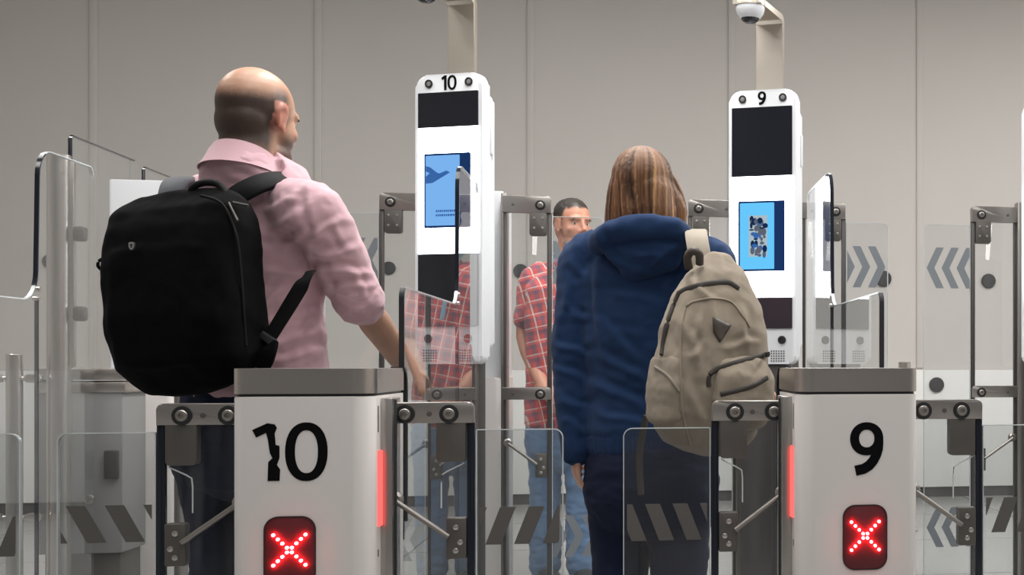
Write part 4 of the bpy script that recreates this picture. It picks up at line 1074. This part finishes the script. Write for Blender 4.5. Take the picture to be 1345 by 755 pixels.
# ================================================================ beige backpack
M['canvas'] = cloth('beige_canvas', (.25, .212, .166), .95, 800, .35, .10, .08)
M['canvas_dark'] = cloth('greyish_canvas_flap', (.20, .175, .14), .9, 800, .35, .10, .15)
M['webbing_beige'] = cloth('cream_webbing', (.30, .265, .215), .85, 900, .4, .08, .1)
M['leather'] = mat('dark_brown_leather', (.045, .035, .028), .55, bump=.3, bscale=200)
M['zip_dark'] = mat('dark_zip_tape', (.028, .022, .018), .6, bump=.5, bscale=600)
pc = W(936, 460, 3.56)
PH = heading(-31)                                                   # its front looks over the right shoulder of the camera
rl = R(-7); PX_ = PH[0] * math.cos(rl) + PH[2] * math.sin(rl); PZ_ = PH[2] * math.cos(rl) - PH[0] * math.sin(rl)
PAX = (PX_, PH[1], PZ_)
pbase = Vector((pc.x, pc.y, pc.z - .28))
rk = thing('backpack', 'beige canvas backpack with a dark diamond patch, slung on the woman in blue', 'backpack', pbase)
PL = lambda x, y, z: loc(pc, PAX, (x, y, z))
S = Sculpt()
S.loft([(PL(0, 0, -.225), .140, .080), (PL(0, -.004, -.18), .150, .092), (PL(0, -.006, -.08), .158, .098), (PL(0, -.002, .05), .148, .092), (PL(0, .006, .14), .122, .078), (PL(0, .014, .21), .082, .056), (PL(0, .022, .25), .045, .034)], PAX[0], 40, .54)
cf_ = [(PL(.10, -.10, .12), PL(.12, -.10, -.02), .012, -.006), (PL(-.10, -.095, .12), PL(-.115, -.09, -.20), .007, .006), (PL(-.16, -.02, -.02), PL(-.165, .03, -.2), .01, .006), (PL(-.05, -.1, .02), PL(.08, -.1, -.02), .012, .006), (PL(-.06, -.1, .08), PL(-.05, -.1, -.16), .012, .005)]
pfold = cloth_folds([(905, 360, 935, 400, 5, .006), (930, 385, 925, 440, 6, -.006), (900, 420, 915, 480, 6, .007), (905, 470, 930, 450, 5, .006), (965, 400, 985, 455, 6, .006), (950, 455, 1000, 450, 5, .007), (860, 520, 890, 560, 5, .006), (852, 540, 880, 570, 5, .005), (905, 500, 920, 560, 6, .006), (880, 420, 872, 470, 5, .006), (915, 395, 905, 460, 5, -.005)])
pb = S.build('body', M['canvas'], rk, pbase, .007, 5, lambda p, n: pfold(p, n) + .005 * nz(p, 13) + .003 * nz(p, 30) + .001 * nz(p, 80))
S = Sculpt()
S.loft([(PL(.045, -.088, -.190), .085, .030), (PL(.045, -.100, -.14), .098, .042), (PL(.040, -.100, -.07), .094, .038), (PL(.035, -.090, -.03), .080, .022)], PAX[0], 28, .6)
fp = S.build('front_pocket', M['canvas'], rk, pbase, .006, 5, lambda p, n: .004 * nz(p, 20) + .002 * nz(p, 50))
S = Sculpt()
S.loft([(PL(-.128, .0, -.20), .030, .075), (PL(-.138, .0, -.12), .030, .080), (PL(-.136, .0, -.045), .024, .076)], PAX[0], 24, .7)
sp = S.build('side_pocket', M['canvas'], rk, pbase, .006, 5, lambda p, n: .004 * nz(p, 20) + .002 * nz(p, 50))
def ptube(name, pts, r, m, par, n=10, flat=1.0, ref=None):
    bm = new_bm(); tube(bm, [Vector(p) - pbase for p in smooth_path(pts)], r, n, ref, flat); return finish(name, bm, m, par, ang=1.2)
def on_pack(px, py, d):                                            # a point on the canvas of pack or pocket
    dr = (W(px, py, 1) - CAMP).normalized(); best = None
    for o in (pb, fp, sp):
        h, co, nn, _ = o.ray_cast(CAMP - pbase, dr)
        if h and (best is None or (co + pbase - CAMP).length < best[0]): best = ((co + pbase - CAMP).length, co + nn * d)
    return best[1] if best else W(px, py, 3.50) - pbase
def sewn(name, pts, r, m, par, d=.001, flat=1.0):
    Q = smooth_path([(x, y, 0) for x, y in pts], 5); bm = new_bm()
    tube(bm, [on_pack(q[0], q[1], d) for q in Q], r * (1.2 if flat < 1 else 1), 10, None, flat); return finish(name, bm, m, par, ang=1.2)
sewn('zip', [(931, 508), (931, 494), (944, 484), (982, 472), (1010, 465)], .0062, M['zip_dark'], fp, .0005, .45)
sewn('zip', [(946, 518), (985, 508), (1008, 496)], .0060, M['zip_dark'], fp, .0005, .45)
sewn('zip', [(890, 386), (905, 379), (930, 373), (956, 371), (970, 380)], .0070, M['zip_dark'], pb, .0005, .45)
sewn('side_strap', [(892, 386), (884, 405), (875, 432), (870, 466)], .0075, M['zip_dark'], pb)
sewn('seam_piping', [(901, 400), (895, 440), (894, 500), (897, 545), (906, 582)], .0032, M['canvas'], pb)
sewn('seam_piping', [(902, 402), (912, 396), (935, 392), (962, 398), (985, 430)], .003, M['canvas'], pb)
sewn('pocket_edge', [(861, 482), (878, 494), (892, 514)], .0042, M['canvas_dark'], sp)
qd = [(936, 416), (960, 427), (945, 450), (937, 436)]
bm = new_bm(); g = 6; vv = []
for i in range(g + 1):
    row = []
    for j in range(g + 1):
        u, v = i / g, j / g
        x = (qd[0][0] * (1 - u) + qd[1][0] * u) * (1 - v) + (qd[3][0] * (1 - u) + qd[2][0] * u) * v; y = (qd[0][1] * (1 - u) + qd[1][1] * u) * (1 - v) + (qd[3][1] * (1 - u) + qd[2][1] * u) * v
        row.append(bm.verts.new(on_pack(x, y, .003)))
    vv.append(row)
for i in range(g):
    for j in range(g): bm.faces.new((vv[i][j], vv[i + 1][j], vv[i + 1][j + 1], vv[i][j + 1]))
dpatch = finish('leather_patch', bm, M['leather'], pb); md = dpatch.modifiers.new('t', 'SOLIDIFY'); md.thickness = .003; md.offset = 0
# haul loop, strap over the shoulder, lower straps
ptube('haul_loop', [W(905, 352, 3.53), W(903, 338, 3.51), W(909, 330, 3.50), W(918, 333, 3.50), W(919, 346, 3.52)], .0115, M['leather'], rk)
webbing([W(921, 352, 3.585), W(918, 330, 3.60), W(915, 312, 3.64), W(914, 304, 3.72), W(916, 306, 3.82)], .062, .014, WB[0], rk, pbase, 'shoulder_strap', M['webbing_beige'])
ptube('hanging_strap', [W(850, 545, 3.62), W(846, 560, 3.64), W(840, 600, 3.66), W(842, 650, 3.66)], .011, M['leather'], rk, 8, .35, PAX[0])

# ================================================================ man in the plaid shirt
tz = 6.0
t3 = W(742, 478, tz); tb = (t3.x, t3.y, 0)
th = thing('person', 'man in a red plaid shirt and blue jeans behind the tall glass gate', 'person', tb)
def head_dir(deg_cam):                                              # heading measured from the lens axis
    return heading(deg_cam + math.degrees(YAW))
TB = head_dir(148); TH = head_dir(140)
thc = W(753, 297, 5.95); tk = 1.0
def tpt(px, py, dz=0): return W(px, py, tz + dz)
tsl, tsr = tpt(774, 372, .06), tpt(704, 366, .02)                   # his left and right shoulder
ter, twr = tpt(690, 442, .02), tpt(716, 512, -.18)
tel, twl = tpt(790, 448, .05), tpt(760, 515, -.18)
S = Sculpt(); head(S, thc, TH, tk)
S.loft([(thc - TH[2] * .14 - TH[1] * .03, .058, .06), (tpt(745, 352), .075, .07), (tpt(742, 380), .15, .09), (tpt(742, 440), .14, .09), (tpt(742, 520), .13, .09)], TB[0], 22)
S.limb([tpt(715, 370), tsr, ter, twr], [.045, .05, .043, .028], TB[0], 16, 4)
S.limb([tpt(765, 372), tsl, tel, twl], [.045, .05, .043, .028], TB[0], 16, 4)
hand(S, twr, (twr - ter) * .4 + Vector((.12, 0, -.05)), Vector((-.3, -1, .2)), -1, 1, 30)
hand(S, twl, (twl - tel) * .4 + Vector((-.12, 0, -.05)), Vector((.3, -1, .2)), 1, 1, 30)
for hx in (718, 764):
    h_ = tpt(hx, 540); S.limb([h_, Vector((h_.x, h_.y, .50)), Vector((h_.x, h_.y, .09))], [.075, .05, .04], TB[0], 14, 4)
def skin3(p, n):
    x, y, z = tolocal(thc, TH, p); c = (.42, .195, .125)
    if z > -.14:
        g = nz(p, 60) * .008
        hair = max(sst(.070, .084, z + g + .02 * sst(.02, -.02, y)), sst(.030, .010, y + g - z * .25) * sst(-.012, .006, z) * (0 if abs(x) > .071 and z < .034 and y > -.03 else 1))
        c = lerp3(c, (.022, .016, .013), hair)
        c = lerp3(c, (.17, .09, .065), .5 * sst(-.035, -.06, z) * sst(.0, .04, y))
        lip = math.exp(-((z + .0615) / .008) ** 2) * (abs(x) < .026) * (y > .07); c = lerp3(c, (.35, .12, .10), lip * .8)
        c = lerp3(c, (.50, .19, .13), .5 * math.exp(-((Vector((x, y - .1, z + .025))).length / .03) ** 2))
    return c
td = eye_dent(thc, TH, tk)
S.build('body', M['skin'], th, tb, .0055, 4, lambda p, n: td(p), skin3)
eyes(th, tb, thc, TH, tk, .25)
S = Sculpt(); THL = lambda x, y, z: loc(thc, TH, (x, y, z))
S.ball(THL(0, -.022, .060), (.077, .092, .072), TH, 18); S.ball(THL(0, -.060, .018), (.066, .052, .048), TH, 14)
M['dark_hair'] = mat('short_dark_hair', (.020, .015, .012), .7, bump=.6, bscale=220)
S.build('hair', M['dark_hair'], th, tb, .006, 2, lambda p, n: .003 * nz(p, 110) + .002 * nz(p, 45))
# plaid
def plaid():
    m = cloth('red_plaid_cotton', (.5, .05, .05), .85, 900, .2, 0)
    n, l = nodes(m); b = n['Principled BSDF']; tc = n.new('ShaderNodeTexCoord'); rot = n.new('ShaderNodeMapping'); rot.inputs['Rotation'].default_value = (0, R(12), 0)
    sp = n.new('ShaderNodeSeparateXYZ'); l.new(tc.outputs['Object'], rot.inputs[0]); l.new(rot.outputs[0], sp.inputs[0])
    def math_(op, a, v=None):
        q = n.new('ShaderNodeMath'); q.operation = op
        if hasattr(a, 'links'): l.new(a, q.inputs[0])
        else: q.inputs[0].default_value = a
        if v is not None:
            if hasattr(v, 'links'): l.new(v, q.inputs[1])
            else: q.inputs[1].default_value = v
        return q.outputs[0]
    def stripe(axis, per, ph, w):
        x = math_('ADD', math_('MULTIPLY', axis, 1 / per), ph); f = math_('FRACT', x); return math_('LESS_THAN', f, w)
    xx = math_('ADD', sp.outputs[0], math_('MULTIPLY', sp.outputs[1], .35)); zz = sp.outputs[2]
    col = None
    def over(prev, c, mask, f):
        mx = n.new('ShaderNodeMix'); mx.data_type = 'RGBA'
        if isinstance(prev, tuple): mx.inputs[6].default_value = prev + (1,)
        else: l.new(prev, mx.inputs[6])
        mx.inputs[7].default_value = c + (1,); l.new(math_('MULTIPLY', mask, f), mx.inputs[0]); return mx.outputs[2]
    c = over((.50, .075, .075), (.10, .08, .13), stripe(xx, .06, .2, .30), .60); c = over(c, (.10, .08, .13), stripe(zz, .06, .1, .30), .55)
    c = over(c, (.72, .62, .58), stripe(xx, .06, .62, .10), .7); c = over(c, (.72, .62, .58), stripe(zz, .06, .62, .10), .55)
    c = over(c, (.66, .12, .10), stripe(xx, .06, .8, .14), .5); c = over(c, (.66, .12, .10), stripe(zz, .06, .8, .14), .5)
    l.new(c, b.inputs['Base Color']); return m
M['plaid'] = plaid()
S = Sculpt()
S.loft([(tpt(745, 350), .068, .068), (tpt(744, 362), .125, .085), (tpt(742, 380), .185, .108), (tpt(741, 430), .182, .118), (tpt(741, 480), .176, .122), (tpt(741, 535), .182, .128), (tpt(741, 556), .184, .130)], TB[0], 28)
S.limb([tpt(722, 368), tsr, tsr.lerp(ter, .5), tsr.lerp(ter, .70)], [.07, .074, .070, .070], TB[0], 18, 4)
S.limb([tpt(762, 370), tsl, tsl.lerp(tel, .55), tsl.lerp(tel, .82)], [.07, .074, .070, .070], TB[0], 18, 4)
ps = S.build('plaid_shirt', M['plaid'], th, tb, .008, 4, lambda p, n: .006 * nz(p, 12) + .003 * nz(p, 30))
bm = new_bm()
for s in (-1, 1):
    c0 = tpt(748, 346, -.09) - Vector(tb)
    vs = [bm.verts.new(c0 + TB[0] * s * a + Vector((0, 0, z)) + TB[1] * y) for a, y, z in ((.004, .045, -.03), (.05, .03, -.055), (.074, -.01, .0), (.06, -.01, .02), (.028, .03, .012))]
    bm.faces.new(vs)
cl = finish('collar', bm, M['plaid'], ps); md = cl.modifiers.new('t', 'SOLIDIFY'); md.thickness = .004
M['lanyard'] = cloth('blue_grey_lanyard', (.16, .27, .36), .7, 700)
q = [tpt(728, 334, .02), tpt(731, 352, -.10), tpt(736, 376, -.15), tpt(742, 420, -.17)]
webbing(q, .022, .003, TB[0], th, tb, 'lanyard', M['lanyard'])
M['denim'] = cloth('faded_blue_denim', (.115, .21, .37), .9, 500, .3, .22)
S = Sculpt()
S.loft([(tpt(741, 540), .168, .115), (tpt(741, 570), .180, .125), (tpt(741, 595), .175, .12)], TB[0], 26)
for hx in (716, 764):
    h_ = tpt(hx, 590); S.limb([tpt(hx, 565), h_, Vector((h_.x, h_.y - .02, .50)), Vector((h_.x, h_.y, .06))], [.092, .092, .074, .072], TB[0], 18, 5)
S.build('jeans', M['denim'], th, tb, .008, 4, lambda p, n: .006 * nz(p, 13, (1, 1, 1.6)) + .004 * nz(p, 30, (1, 1, 2.2)))
for hx in (716, 764):
    q = tpt(hx, 590); shoe(th, tb, (q.x, q.y - .02, 0), TB)
# ================================================================ light
def area(name, loc, sx, sy, power, col=(1, .975, .945), rot=(0, 0, 0)):
    l = bpy.data.lights.new(name, 'AREA'); l.shape = 'RECTANGLE'; l.size = sx; l.size_y = sy; l.energy = power; l.color = col
    o = bpy.data.objects.new(name, l); o.location = loc; o.rotation_euler = rot; COL.objects.link(o); return o
for i, (x, y, p) in enumerate(((-3.0, 2.4, 35), (0, 2.4, 50), (3.0, 2.4, 55), (-3.2, 5.5, 75), (0, 5.2, 120), (3.0, 5.2, 160), (5.0, 6.4, 130), (0, -.6, 45), (2.5, -.6, 45), (.2, 3.7, 45), (-1.2, 3.7, 35))):
    area('ceiling_lamp', (x, y, 4.15), .6, 2.0, p)
w = bpy.data.worlds.new('world'); sc.world = w; w.use_nodes = True
n, l = nodes(w); bg = n['Background']; bg.inputs[1].default_value = .17                # in place of the hall: invented bright and dim noise for steel reflections
tc = n.new('ShaderNodeTexCoord'); mp = n.new('ShaderNodeMapping'); mp.inputs['Scale'].default_value = (2.2, 2.2, .7)
nt = n.new('ShaderNodeTexNoise'); nt.inputs['Scale'].default_value = 3.6; nt.inputs['Detail'].default_value = 1.5
cr = n.new('ShaderNodeValToRGB'); cr.color_ramp.elements[0].position = .36; cr.color_ramp.elements[0].color = (.10, .09, .08, 1)
cr.color_ramp.elements[1].position = .66; cr.color_ramp.elements[1].color = (2.0, 1.95, 1.9, 1)
l.new(tc.outputs['Generated'], mp.inputs[0]); l.new(mp.outputs[0], nt.inputs[0]); l.new(nt.outputs[0], cr.inputs[0]); l.new(cr.outputs[0], bg.inputs[0])
sc.cycles.transparent_max_bounces = 48; sc.cycles.max_bounces = 10; sc.cycles.diffuse_bounces = 4; sc.cycles.glossy_bounces = 6
sc.cycles.use_denoising = True; sc.cycles.sample_clamp_indirect = 8
sc.view_settings.view_transform = 'Standard'; sc.view_settings.look = 'None'; sc.view_settings.gamma = 1; sc.view_settings.use_curve_mapping = False
sc.view_settings.exposure = 0.0
